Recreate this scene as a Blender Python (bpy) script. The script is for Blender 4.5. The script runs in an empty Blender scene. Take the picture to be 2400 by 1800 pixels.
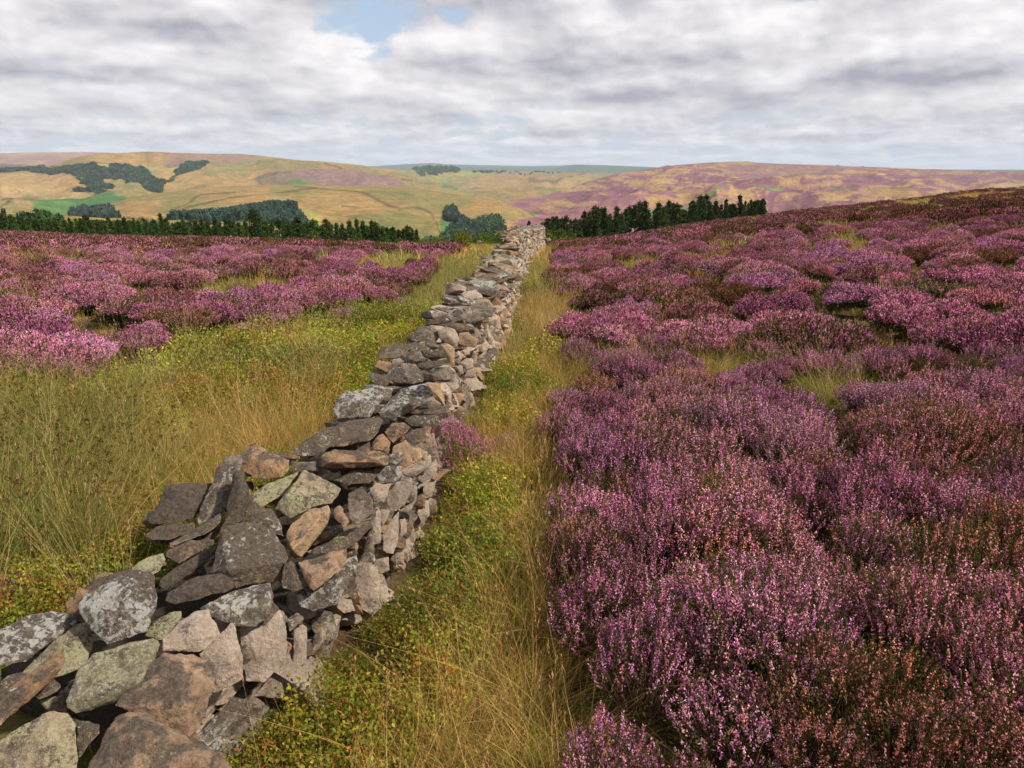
import bpy, bmesh, math, random
import numpy as np
from mathutils import Vector, noise as mnoise
random.seed(7); rng = np.random.default_rng(11)
scene = bpy.context.scene
COL = scene.collection
F = 1800.0; CX, CY = 1200.0, 900.0; HORIZON = 395.0      # the photograph is 2400 x 1800 px
PITCH = math.atan((CY-HORIZON)/F); SP, CP = math.sin(PITCH), math.cos(PITCH)
CAMZ = 2.1
# ---------- camera ----------
cam_data = bpy.data.cameras.new('camera'); cam = bpy.data.objects.new('camera', cam_data); COL.objects.link(cam)
cam.location = (0, 0, CAMZ); cam.rotation_euler = (math.pi/2-PITCH, 0, 0)
cam_data.sensor_width = 36; cam_data.lens = 27; cam_data.clip_start = .05; cam_data.clip_end = 40000
scene.camera = cam

def rays(px, py):
    """unit-less directions (forward component along the lens axis = 1) for photo pixels"""
    a = (np.asarray(px, float)-CX)/F; b = (CY-np.asarray(py, float))/F
    return np.stack([a, CP+b*SP, -SP+b*CP], -1)
def az_tan(px, py):
    d = rays(px, py); h = np.hypot(d[..., 0], d[..., 1])
    return np.arctan2(d[..., 0], d[..., 1]), -d[..., 2]/h
def project(x, y, z):
    zz = z-CAMZ; w = y*CP-zz*SP; v = y*SP+zz*CP
    w = np.where(w < .05, .05, w)
    return CX+F*x/w, CY-F*v/w
def sst(a, b, x):
    t = np.clip((x-a)/(b-a), 0, 1); return t*t*(3-2*t)

# ---------- noise ----------
def _h(ix, iy, s):
    n = (ix.astype(np.int64)*374761393+iy.astype(np.int64)*668265263+s*982451653) & 0xffffffff
    n = ((n ^ (n >> 13))*1274126177) & 0xffffffff
    return ((n ^ (n >> 16)) & 0xffff)/65535.0
def vnoise(x, y, s=0):
    x = np.asarray(x, float); y = np.asarray(y, float)
    ix = np.floor(x); iy = np.floor(y); fx = x-ix; fy = y-iy
    fx = fx*fx*(3-2*fx); fy = fy*fy*(3-2*fy)
    a = _h(ix, iy, s); b = _h(ix+1, iy, s); c = _h(ix, iy+1, s); d = _h(ix+1, iy+1, s)
    return (a*(1-fx)+b*fx)*(1-fy)+(c*(1-fx)+d*fx)*fy
def fbm(x, y, o=4, s=0, g=.5):
    t = 0; a = 1; n = 0
    for k in range(o):
        t = t+a*vnoise(x*2**k+17.3*k, y*2**k-9.1*k, s+k); n += a; a *= g
    return t/n            # 0..1, mean .5

# ---------- near ground ----------
_hp = [(-900,530),(-400,538),(0,543),(235,555),(400,557),(633,562),(800,570),(980,573),(1190,571),(1294,570),(1348,565),(1430,557),(1538,540),
       (1606,528),(1796,505),(1925,488),(2142,465),(2287,446),(2400,439),(2700,415),(3300,380)]
_a, _t = az_tan([p[0] for p in _hp], [p[1] for p in _hp])
_BX = az_tan([-900,0,700,1200,1500,1800,2400,3300],[560,545,565,570,550,505,440,400])[0]
_BY = [85,78,64,62,70,95,135,150]
def ground_base(x, y):
    th = np.arctan2(x, np.maximum(y, 1e-6)+0*x); th = np.where(y <= 0, np.sign(x)*1.5, th); r = np.hypot(x, y)
    T = np.interp(th, _a, _t); B = np.interp(th, _BX, _BY)
    b = CAMZ/B**2; a = T-2*CAMZ/B
    k = sst(.6, 1.4, np.abs(th)); a = a*(1-k)+.02*k
    return -(a*r+b*r*r*np.where(r > B*1.02, 1.0, 1.0))
def ground(x, y):
    x = np.asarray(x, float); y = np.asarray(y, float); r = np.hypot(x, y)
    g = ground_base(x, y)
    g = g+(fbm(x*.23, y*.23, 3, 5)-.5)*.16*sst(2, 9, r)+(fbm(x*.9, y*.9, 2, 9)-.5)*.07-.16*sst(9, 30, r)-.30*sst(28, 62, r)
    return g
def hit_ground(px, py, h=0.0):
    """where the sight line of a photo pixel meets the ground (or a level h above it)"""
    d = rays(px, py); hor = math.hypot(d[0], d[1]); lo = .4; prev = lo
    for t in np.geomspace(.5, 300, 900):
        p = d*t
        hh = h(math.hypot(p[0], p[1])) if callable(h) else h
        if p[2]+CAMZ <= float(ground(p[0], p[1]))+hh:
            return np.array([p[0], p[1], p[2]+CAMZ])
        prev = t
    return None

# ---------- object helpers ----------
def tag(o, label=None, cat=None, group=None, kind=None):
    if label: o['label'] = label
    if cat: o['category'] = cat
    if group: o['group'] = group
    if kind: o['kind'] = kind
    return o
def mesh_np(name, V, Fc, mats=(), mi=None, col=None, smooth=False):
    """V (n,3); Fc (m,3) or (m,4) array, or list of such arrays"""
    me = bpy.data.meshes.new(name)
    if not isinstance(Fc, list): Fc = [Fc]
    Fc = [np.asarray(f, np.int32) for f in Fc if len(f)]
    lv = np.concatenate([f.ravel() for f in Fc]); tot = np.concatenate([np.full(len(f), f.shape[1], np.int32) for f in Fc])
    st = np.concatenate([[0], np.cumsum(tot)[:-1]]).astype(np.int32)
    me.vertices.add(len(V)); me.vertices.foreach_set('co', np.asarray(V, np.float32).ravel())
    me.loops.add(len(lv)); me.loops.foreach_set('vertex_index', lv.astype(np.int32))
    me.polygons.add(len(tot)); me.polygons.foreach_set('loop_start', st); me.polygons.foreach_set('loop_total', tot)
    for m in mats: me.materials.append(m)
    if mi is not None: me.polygons.foreach_set('material_index', np.asarray(mi, np.int32))
    me.polygons.foreach_set('use_smooth', np.full(len(tot), smooth))
    me.update(calc_edges=True)
    if col is not None:
        c = np.asarray(col, np.float32)
        if c.shape[1] == 3: c = np.hstack([c, np.ones((len(c), 1), np.float32)])
        at = me.color_attributes.new('Col', 'FLOAT_COLOR', 'POINT'); at.data.foreach_set('color', c.ravel())
    return me
def link(name, me, parent=None, loc=None):
    o = bpy.data.objects.new(name, me); COL.objects.link(o)
    if parent is not None: o.parent = parent
    if loc is not None: o.location = loc
    return o
def in_poly(px, py, poly):
    px = np.asarray(px); py = np.asarray(py); r = np.zeros(px.shape, bool); n = len(poly)
    for i in range(n):
        x1, y1 = poly[i]; x2, y2 = poly[(i+1) % n]
        if y1 == y2: continue
        c = ((y1 > py) != (y2 > py)) & (px < (x2-x1)*(py-y1)/(y2-y1)+x1); r ^= c
    return r

# ---------- materials ----------
class N:
    def __init__(s, name):
        s.m = bpy.data.materials.new(name); s.m.use_nodes = True; s.t = s.m.node_tree; s.t.nodes.clear()
    def a(s, typ, ins=None, **kw):
        n = s.t.nodes.new('ShaderNode'+typ)
        for k, v in kw.items(): setattr(n, k, v)
        for k, v in (ins or {}).items():
            if isinstance(v, bpy.types.NodeSocket): s.t.links.new(v, n.inputs[k])
            else: n.inputs[k].default_value = v
        return n
    def mix(s, f, a, b, blend='MIX'):
        n = s.t.nodes.new('ShaderNodeMix'); n.data_type = 'RGBA'; n.blend_type = blend
        for i, v in ((0, f), (6, a), (7, b)):
            if isinstance(v, bpy.types.NodeSocket): s.t.links.new(v, n.inputs[i])
            else: n.inputs[i].default_value = v if i == 0 else (*v[:3], 1)
        return n.outputs[2]
    def math(s, op, a, b=0.0, clamp=False):
        n = s.t.nodes.new('ShaderNodeMath'); n.operation = op; n.use_clamp = clamp
        for i, v in ((0, a), (1, b)):
            if isinstance(v, bpy.types.NodeSocket): s.t.links.new(v, n.inputs[i])
            else: n.inputs[i].default_value = v
        return n.outputs[0]
    def rmp(s, v, a, b, lo=0.0, hi=1.0):
        n = s.a('MapRange', {'Value': v, 'From Min': a, 'From Max': b, 'To Min': lo, 'To Max': hi}); n.clamp = True
        return n.outputs[0]
    def noise(s, vec, scale, detail=4, rough=.55, dist=0.0):
        return s.a('TexNoise', {'Vector': vec, 'Scale': scale, 'Detail': detail, 'Roughness': rough, 'Distortion': dist}).outputs['Fac']
    def out(s, sh):
        s.a('OutputMaterial', {'Surface': sh}); return s.m

def plant_mat(name, trans=.25, rough=.7, gain=1.0, rand=.25):
    n = N(name)
    c = n.a('Attribute', attribute_name='Col').outputs['Color']
    t = n.a('Attribute', attribute_name='tint', attribute_type='INSTANCER').outputs['Color']
    c = n.mix(1.0, c, t, 'MULTIPLY')
    if gain != 1: c = n.mix(1.0, c, (gain, gain, gain), 'MULTIPLY')
    d = n.a('BsdfDiffuse', {'Color': c}).outputs[0]
    if trans > 0:
        tr = n.a('BsdfTranslucent', {'Color': c}).outputs[0]
        d = n.a('MixShader', {0: trans, 1: d, 2: tr}).outputs[0]
    return n.out(d)
M_FLOWER = plant_mat('heather_flower', .3)
M_LEAF = plant_mat('heather_leaf', .2)
M_GRASS = plant_mat('grass_blade', .3)
M_BILB = plant_mat('bilberry_leaf', .3)
M_NEEDLE = plant_mat('needles', .1)
M_CANOPY = plant_mat('broad_leaf', .2)

def bark_mat():
    n = N('bark'); co = n.a('TexCoord').outputs['Object']
    f = n.noise(co, 6, 5); c = n.mix(f, (.05, .04, .03), (.16, .13, .1))
    return n.out(n.a('BsdfDiffuse', {'Color': c}).outputs[0])
M_BARK = bark_mat()

def stone_mat():
    """gritstone: the base tone and the lichen amount of each stone come from its Col attribute (rgb) and 'lich' attribute"""
    n = N('gritstone')
    g = n.a('NewGeometry'); P = g.outputs['Position']
    col = n.a('Attribute', attribute_name='Col').outputs['Color']
    li = n.a('Attribute', attribute_name='lich').outputs['Color']
    sep = n.a('SeparateColor', {'Color': li})
    dark, pale, yel = sep.outputs[0], sep.outputs[1], sep.outputs[2]
    nz = n.a('SeparateXYZ', {'Vector': g.outputs['True Normal']}).outputs[2]
    big = n.noise(P, 7, 5, .6, .4); fine = n.noise(P, 60, 4, .7); grit = n.noise(P, 260, 2, .8)
    c = n.mix(n.rmp(big, .3, .7), n.mix(1, col, (.72, .66, .62), 'MULTIPLY'), n.mix(1, col, (1.28, 1.2, 1.12), 'MULTIPLY'))
    rust = n.noise(P, 6, 6, .7, .2)
    c = n.mix(n.math('MULTIPLY', n.rmp(rust, .54, .68), .5), c, n.mix(1, col, (1.3, .95, .66), 'MULTIPLY'))
    c = n.mix(n.rmp(fine, .25, .75), n.mix(1, c, (.62, .62, .62), 'MULTIPLY'), n.mix(1, c, (1.3, 1.3, 1.3), 'MULTIPLY'))
    c = n.mix(n.rmp(grit, .2, .8), n.mix(1, c, (.75, .75, .75), 'MULTIPLY'), n.mix(1, c, (1.22, 1.22, 1.22), 'MULTIPLY'))
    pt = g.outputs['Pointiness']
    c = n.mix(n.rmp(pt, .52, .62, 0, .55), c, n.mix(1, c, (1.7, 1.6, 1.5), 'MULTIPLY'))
    # black crust, mostly on faces that look at the sky
    dn = n.noise(P, 10, 7, .7, .15)
    up = n.rmp(nz, -.3, .6, -.12, .1)
    th = n.math('SUBTRACT', n.math('ADD', n.math('ADD', dn, up), n.math('MULTIPLY', dark, .42)), .71)
    dm = n.rmp(th, -.02, .07)
    crust = n.mix(n.rmp(fine, .3, .7), (.030, .023, .018), (.125, .097, .075))
    c = n.mix(n.math('MULTIPLY', dm, .93), c, crust)
    # pale crustose lichen discs and speckle
    pn = n.noise(P, 42, 5, .65, .5); pb = n.noise(P, 6, 3, .6, .3)
    pm = n.rmp(n.math('ADD', n.math('ADD', n.math('MULTIPLY', pn, .6), n.math('MULTIPLY', pb, .5)), n.math('MULTIPLY', pale, .26)), .74, .79)
    c = n.mix(n.math('MULTIPLY', pm, .78), c, n.mix(fine, (.27, .27, .25), (.5, .49, .45)))
    yn = n.noise(P, 75, 3, .75, .2); yb = n.noise(P, 5, 3, .6, .5)
    ym = n.rmp(n.math('ADD', n.math('ADD', n.math('MULTIPLY', yn, .62), n.math('MULTIPLY', yb, .5)), n.math('MULTIPLY', yel, .23)), .74, .8)
    c = n.mix(n.math('MULTIPLY', ym, .85), c, n.mix(fine, (.21, .20, .10), (.40, .38, .24)))
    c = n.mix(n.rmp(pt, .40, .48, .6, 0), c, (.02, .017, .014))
    h = n.math('ADD', n.math('MULTIPLY', fine, .5), n.math('ADD', n.math('MULTIPLY', grit, .2), n.math('MULTIPLY', big, .8)))
    h = n.math('ADD', h, n.math('MULTIPLY', pm, .12))
    bmp = n.a('Bump', {'Height': h, 'Strength': 1.0, 'Distance': .03}).outputs[0]
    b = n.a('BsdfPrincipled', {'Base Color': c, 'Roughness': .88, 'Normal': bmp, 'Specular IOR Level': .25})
    return n.out(b.outputs[0])
M_STONE = stone_mat()
# ---------- the wall's line in plan, from the foot of its right face ----------
_base_px = [(430,1870),(600,1720),(745,1620),(850,1500),(960,1362),(1012,1250),(1040,1125),(1098,972),(1132,908),(1160,850),(1190,792),(1216,702),
            (1221,672),(1232,643),(1241,622),(1262,600),(1279,588)]
_bp = np.array([hit_ground(*p)[:2] for p in _base_px])
def resample(P, step):
    d = np.concatenate([[0], np.cumsum(np.hypot(*np.diff(P, axis=0).T))]); n = int(d[-1]/step)+1; s = np.linspace(0, d[-1], n)
    return np.stack([np.interp(s, d, P[:, 0]), np.interp(s, d, P[:, 1])], 1), s
_q, _ = resample(_bp, .1)
k = 15; ker = np.ones(k)/k
_qs = np.stack([np.convolve(np.pad(_q[:, i], k//2, mode='reflect', reflect_type='odd'), ker, 'valid') for i in (0, 1)], 1)
PATH, PS = resample(_qs, .05)
_tan = np.gradient(PATH, axis=0); _tan /= np.linalg.norm(_tan, axis=1)[:, None]
NL = np.stack([-_tan[:, 1], _tan[:, 0]], 1)           # to the left of the wall
def wallH(r):
    return np.interp(r, [0, 3, 4.2, 6, 8, 10.5, 13, 16, 20, 21.2, 24, 30, 38], [.4, .44, .5, .64, .72, .82, .9, .98, 1.0, 1.2, 1.22, 1.22, 1.25])
def wallW(r): return np.interp(r, [0, 3, 5, 8, 14, 30], [1.5, 1.25, .95, .78, .64, .6])
WALL_R = np.hypot(PATH[:, 0], PATH[:, 1])
def wall_dist(x, y):
    """signed distance across the wall: 0 at the right face, positive into the wall; and station index"""
    out = np.full(x.shape, 99.0); idx = np.zeros(x.shape, int)
    P = PATH[::4]; Nn = NL[::4]
    for i0 in range(0, len(x), 4000):
        xs = x[i0:i0+4000, None]-P[None, :, 0]; ys = y[i0:i0+4000, None]-P[None, :, 1]
        j = np.argmin(xs**2+ys**2, 1); a = np.arange(len(j)); dd = np.hypot(xs[a, j], ys[a, j])
        s = xs[a, j]*Nn[j, 0]+ys[a, j]*Nn[j, 1]
        end = (j == len(P)-1) & (dd > .4)
        out[i0:i0+4000] = np.where(end, 99, np.where(dd > 3, np.sign(s)*dd, s)); idx[i0:i0+4000] = j*4
    return out, idx

# ---------- what grows where (plan positions classified through the photograph) ----------
# 0 heather, 1 grass, 2 bilberry with grass, 3 rushes
LEFT_STRIP = [(-400,930),(0,925),(110,948),(290,905),(410,838),(470,800),(560,812),(690,780),(800,755),(930,720),(985,690),(1010,650),(1050,610),(1100,575),(1180,568),
              (1290,568),(1250,700),(1100,900),(900,1300),(300,1900),(-900,1900),(-900,1100)]
RIGHT_STRIP = [(1240,566),(1310,567),(1330,578),(1300,600),(1310,640),(1290,680),(1320,710),(1370,722),(1400,730),(1340,750),(1325,790),(1350,850),(1345,960),(1320,990),(1285,1040),(1320,1130),(1305,1200),
               (1310,1300),(1335,1400),(1350,1500),(1360,1650),(1375,2000),(1400,3500),(-600,3500),(-600,2000),(700,1200),(1080,800)]
RUSH = [(-700,960),(0,985),(150,985),(300,1000),(335,1090),(330,1180),(300,1280),(170,1400),(0,1460),(-700,1800)]
GP = [(610,692,130,26),(480,728,80,16),(275,706,75,12),(700,735,60,10),(1650,692,55,10),(1570,802,60,14),(930,622,95,16),(880,640,70,14),(1480,636,100,14),(300,620,110,6),(130,610,60,6),(2050,566,140,5),(1900,610,90,7),(2180,675,120,9),(2350,650,70,7),(2030,700,50,8),(700,612,90,6),
      (1620,620,60,7),(1850,660,60,8),(2250,600,90,4),(30,660,60,8),(1950,930,90,14),(1700,905,80,14)]
def classify(x, y):
    z = ground(x, y); px, py = project(x, y, z); r = np.hypot(x, y)
    jx = (fbm(x*1.4, y*1.4, 3, 21)-.5); jy = (fbm(x*1.4, y*1.4, 3, 31)-.5)
    qx = px+jx*50*sst(500, 900, py); qy = py+jy*30*sst(560, 900, py)
    zone = np.zeros(x.shape, int)
    gn = fbm(x*.32, y*.32, 3, 77)+.35*(fbm(x*1.1, y*1.1, 2, 78)-.5)
    far = (py < 900) & (r > 6.5)
    far &= ~((px > 1300) & (px < 2000) & (py > 660) & (py < 880))
    zone[far & (gn > np.where(r > 22, .575, .62))] = 1
    for cx, cy, rx, ry in GP:
        zone[((qx-cx)/rx)**2+((qy-cy)/ry)**2 < .9] = 1
    L = in_poly(qx, qy, LEFT_STRIP); R = in_poly(qx, qy, RIGHT_STRIP)
    br = np.interp(px, [p[0] for p in _hp], [p[1] for p in _hp])
    zone[(px > 1600) & (py-br < 14+(px-1600)*.03) & (fbm(x*.25, y*.25, 3, 41) > .44) & (r > 30)] = 1
    d, j = wall_dist(x, y)
    left = d > 0
    L &= left; R &= ~left
    bn = fbm(x*.8, y*.8, 3, 55)
    zone[L | R] = 1
    zone[L & (bn > .40) & (py > 735)] = 2
    zone[R & (bn > .65)] = 2
    zone[R & in_poly(qx, qy, [(1060,900),(1120,850),(1220,870),(1290,930),(1280,1000),(1200,1040),(1100,1000)])] = 2
    zone[R & (d > -.58) & (r < 5.4) & (r > 1.6)] = 2
    zone[in_poly(qx, qy, RUSH) & left] = 3
    return zone, px, py, r, d
def worley(x, y, c, sd):
    """heather grows in cushions: distance to the nearest cushion centre (in cushion radii) and that cushion's number 0..1"""
    x = np.asarray(x, float)/c; y = np.asarray(y, float)/c; x = x+(fbm(x*.8, y*.8, 2, sd+50)-.5)*.9; y = y+(fbm(x*.8, y*.8, 2, sd+60)-.5)*.9
    ix = np.floor(x); iy = np.floor(y); best = np.full(x.shape, 9.0); cid = np.zeros(x.shape)
    for a in (-1, 0, 1):
        for b in (-1, 0, 1):
            cx, cy_ = ix+a, iy+b; jx = _h(cx, cy_, sd); jy = _h(cx, cy_, sd+1); k = _h(cx, cy_, sd+2); R = .52+.42*_h(cx, cy_, sd+3)
            d = np.hypot(cx+.15+.7*jx-x, cy_+.15+.7*jy-y)/R; m = d < best; best = np.where(m, d, best); cid = np.where(m, k, cid)
    return best, cid
def cushions(x, y):
    d1, k1 = worley(x, y, .78, 700); d2, k2 = worley(x, y, 1.5, 720)
    m = np.sqrt(np.clip(1-d1*d1, 0, 1)); m2 = np.sqrt(np.clip(1-d2*d2, 0, 1)); return m*.62+m2*.38, k1, k2
MOUND = lambda x, y: cushions(x, y)[0]
def cush_mid(x, y):
    """the rounded cushions of the middle and far moor: distance in radii, id, and whether gaps between them are grassy"""
    far = sst(26, 40, np.hypot(x, y)); d1, k1 = worley(x, y, 1.12, 800); d2, k2 = worley(x*.9, y*.9, 1.7, 820)
    d = np.where(far > .5, d2, d1); k = np.where(far > .5, k2, k1)
    g = fbm(x*.16, y*.16, 3, 840); dense = sst(.5, .36, g)
    return d*(1-.12*dense), k, g

def build_ground():
    th = np.concatenate([np.linspace(-math.pi, -.85, 60, endpoint=False), np.linspace(-.85, .85, 560), np.linspace(.85, math.pi, 60)[1:]])
    r = np.concatenate([np.geomspace(.25, 3, 30, endpoint=False), np.geomspace(3, 60, 330, endpoint=False), np.geomspace(60, 420, 90)])
    T, R = np.meshgrid(th, r); X = R*np.sin(T); Y = R*np.cos(T)
    Z = ground(X.ravel(), Y.ravel()).reshape(X.shape)
    V = np.stack([X, Y, Z], -1).reshape(-1, 3); n, m = len(r), len(th)
    i = np.arange(n-1)[:, None]*m+np.arange(m-1)[None, :]
    Fq = np.stack([i, i+1, i+m+1, i+m], -1).reshape(-1, 4)[:, ::-1]
    c = len(V); V = np.vstack([V, [[0, 0, float(ground(np.array(0.), np.array(.01)))]]])
    fan = np.stack([np.full(m-1, c), np.arange(1, m), np.arange(m-1)], -1)[:, ::-1]
    z, px, py, rr, d = classify(V[:, 0], V[:, 1])
    base = np.array([(.075, .05, .035), (.13, .115, .04), (.06, .065, .02), (.13, .11, .045)])[z]
    far = sst(18, 60, rr)[:, None]
    fh = np.array((.17, .075, .075)); base = np.where((z == 0)[:, None], base*(1-far)+fh*far, base)
    base = base*(.75+.5*vnoise(V[:, 0]*4, V[:, 1]*4, 91))[:, None]
    n_ = N('moor_soil'); co = n_.a('NewGeometry').outputs['Position']
    col = n_.a('Attribute', attribute_name='Col').outputs['Color']
    f = n_.noise(co, 14, 6, .7); f2 = n_.noise(co, 2.2, 4, .6)
    c_ = n_.mix(n_.rmp(f, .3, .7), n_.mix(1, col, (.5, .5, .5), 'MULTIPLY'), n_.mix(1, col, (1.5, 1.45, 1.4), 'MULTIPLY'))
    c_ = n_.mix(n_.rmp(f2, .45, .7, 0, .5), c_, (.15, .12, .05))
    b = n_.a('Bump', {'Height': f, 'Strength': .8, 'Distance': .05}).outputs[0]
    m_ = n_.out(n_.a('BsdfDiffuse', {'Color': c_, 'Normal': b}).outputs[0])
    o = link('ground', mesh_np('ground', V, [Fq, fan], [m_], col=base, smooth=True))
    tag(o, kind='structure')
build_ground()
# ---------- stones ----------
TONES = {  # base colour, (dark crust, pale lichen, yellow lichen)
 'dark': ((.24,.175,.125),(.66,.42,.42)), 'black': ((.07,.06,.055),(1.0,.05,.12)), 'grey': ((.215,.185,.155),(.45,.5,.3)), 'white': ((.20,.175,.15),(.62,.8,.5)),
 'tan': ((.31,.225,.145),(.12,.16,.2)), 'pink': ((.325,.277,.235),(.05,.42,.15)), 'brown': ((.25,.165,.10),(.34,.3,.2)), 'rust': ((.28,.20,.14),(.34,.34,.2)),
 'moss': ((.20,.185,.13),(.26,.5,.85)), 'yel': ((.27,.23,.165),(.32,.3,.8)), 'dkbrown': ((.17,.12,.085),(.5,.1,.15))}
def fn3(co, s): return mnoise.noise(Vector(co)*s)
def rough_mesh(name, bm, tone, size, edge, amp, seed):
    """subdivide a convex hull to an even edge length, soften its arrises, roughen it"""
    bmesh.ops.triangulate(bm, faces=bm.faces)
    for it in range(7):
        es = [e for e in bm.edges if e.calc_length() > edge]
        if not es or len(bm.verts) > 9000: break
        bmesh.ops.subdivide_edges(bm, edges=es, cuts=1, use_grid_fill=False)
        bmesh.ops.triangulate(bm, faces=[f for f in bm.faces if len(f.verts) > 3])
    bmesh.ops.smooth_vert(bm, verts=bm.verts, factor=.6, use_axis_x=True, use_axis_y=True, use_axis_z=True)
    bm.normal_update()
    off = Vector((seed*3.1, seed*1.7, seed*.9)); mv = []
    for v in bm.verts:
        p = v.co/size+off
        d = mnoise.noise(p*2.2)*1.0+abs(mnoise.noise(p*4.5))*-.8+mnoise.noise(p*10)*.34+abs(mnoise.noise(p*21))*-.3
        # bedding: shallow steps
        mv.append(v.normal*(d*amp*size))
    for v, m in zip(bm.verts, mv): v.co += m
    me = bpy.data.meshes.new(name); bm.to_mesh(me); bm.free()
    me.materials.append(M_STONE)
    c, l = TONES[tone]; k = random.uniform(.88, 1.12)
    for an, val in (('Col', [c[0]*k, c[1]*k, c[2]*k, 1]), ('lich', [*l, 1])):
        at = me.color_attributes.new(an, 'FLOAT_COLOR', 'POINT'); at.data.foreach_set('color', np.tile(np.array(val, np.float32), len(me.vertices)))
    return me
def face_hit(px, py):
    """sight line of a pixel against the upright right face of the wall"""
    d = rays(px, py); th = math.atan2(d[0], d[1])
    az = np.arctan2(PATH[:, 0], PATH[:, 1])
    i = int(np.argmin(np.abs(az-th)+(WALL_R > 30)*.5))
    t = WALL_R[i]/math.hypot(d[0], d[1]); return d*t+np.array([0, 0, CAMZ]), i
SURF = lambda r: float(wallH(r))
def traced(name, tr, tone, outline, inner=(), face=False, lift=0.0, parent=None, thick=.55, nb=.55):
    ox, oy, s = tr
    pts = np.array([(ox+x*s, oy+y*s) for x, y in outline], float)
    c = pts.mean(0)
    if face: A, i = face_hit(*c); n0 = Vector((-NL[i][0], -NL[i][1], .35)).normalized()
    else:
        A = hit_ground(c[0], c[1], lambda r: SURF(r)+lift); n0 = Vector((0, 0, 1))
    A = Vector(A); cam_p = Vector((0, 0, CAMZ)); toc = (cam_p-A).normalized()
    if (A-cam_p).length > 6.5 or face: nb = .85
    jit = Vector((random.uniform(-1, 1), random.uniform(-1, 1), random.uniform(-1, 1)))*.12
    nrm = (n0*(1-nb)+toc*nb+jit).normalized()
    def on_plane(px, py):
        d = Vector(rays(px, py)); t = (A-cam_p).dot(nrm)/d.dot(nrm); return cam_p+d*t
    P = [on_plane(x, y) for x, y in pts]
    cen = sum(P, Vector())/len(P); size = sum((p-cen).length for p in P)/len(P)*1.7
    Q = [Vector(p) for p in P]
    for x, y, h in inner:
        p = on_plane(ox+x*s, oy+y*s); Q.append(p+(cam_p-p).normalized()*h*2.6*size)
    if not inner:
        for q in range(2):
            p = cen+(random.choice(P)-cen)*.45; Q.append(p+(cam_p-p).normalized()*random.uniform(.12, .22)*size)
    back = (cen-cam_p).normalized()
    for p in P:
        b = cen+(p-cen)*.86+back*size*thick*random.uniform(.7, 1.0); Q.append(b)
    bm = bmesh.new()
    for q in Q: bm.verts.new(q-cen)
    r = bmesh.ops.convex_hull(bm, input=bm.verts)
    bmesh.ops.delete(bm, geom=list({g for g in r['geom_interior']+r['geom_unused'] if isinstance(g, bmesh.types.BMVert)}), context='VERTS')
    dist = (cen-cam_p).length
    me = rough_mesh(name, bm, tone, size, max(.009, dist*.0035), .045, random.uniform(0, 40))
    me.polygons.foreach_set('use_smooth', np.ones(len(me.polygons), bool))
    if hasattr(me, 'set_sharp_from_angle'): me.set_sharp_from_angle(angle=math.radians(38))
    o = link(name, me, parent, cen)
    BACK.append((cen, back, size))
    return o
BACK = []
TA = (300, 1000, .36166); TB = (0, 1300, .36166); TC = (750, 750, .22602); TD = (950, 650, .18083)
G_ST = 'loose stones tumbled on the collapsed end of the wall'
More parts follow.
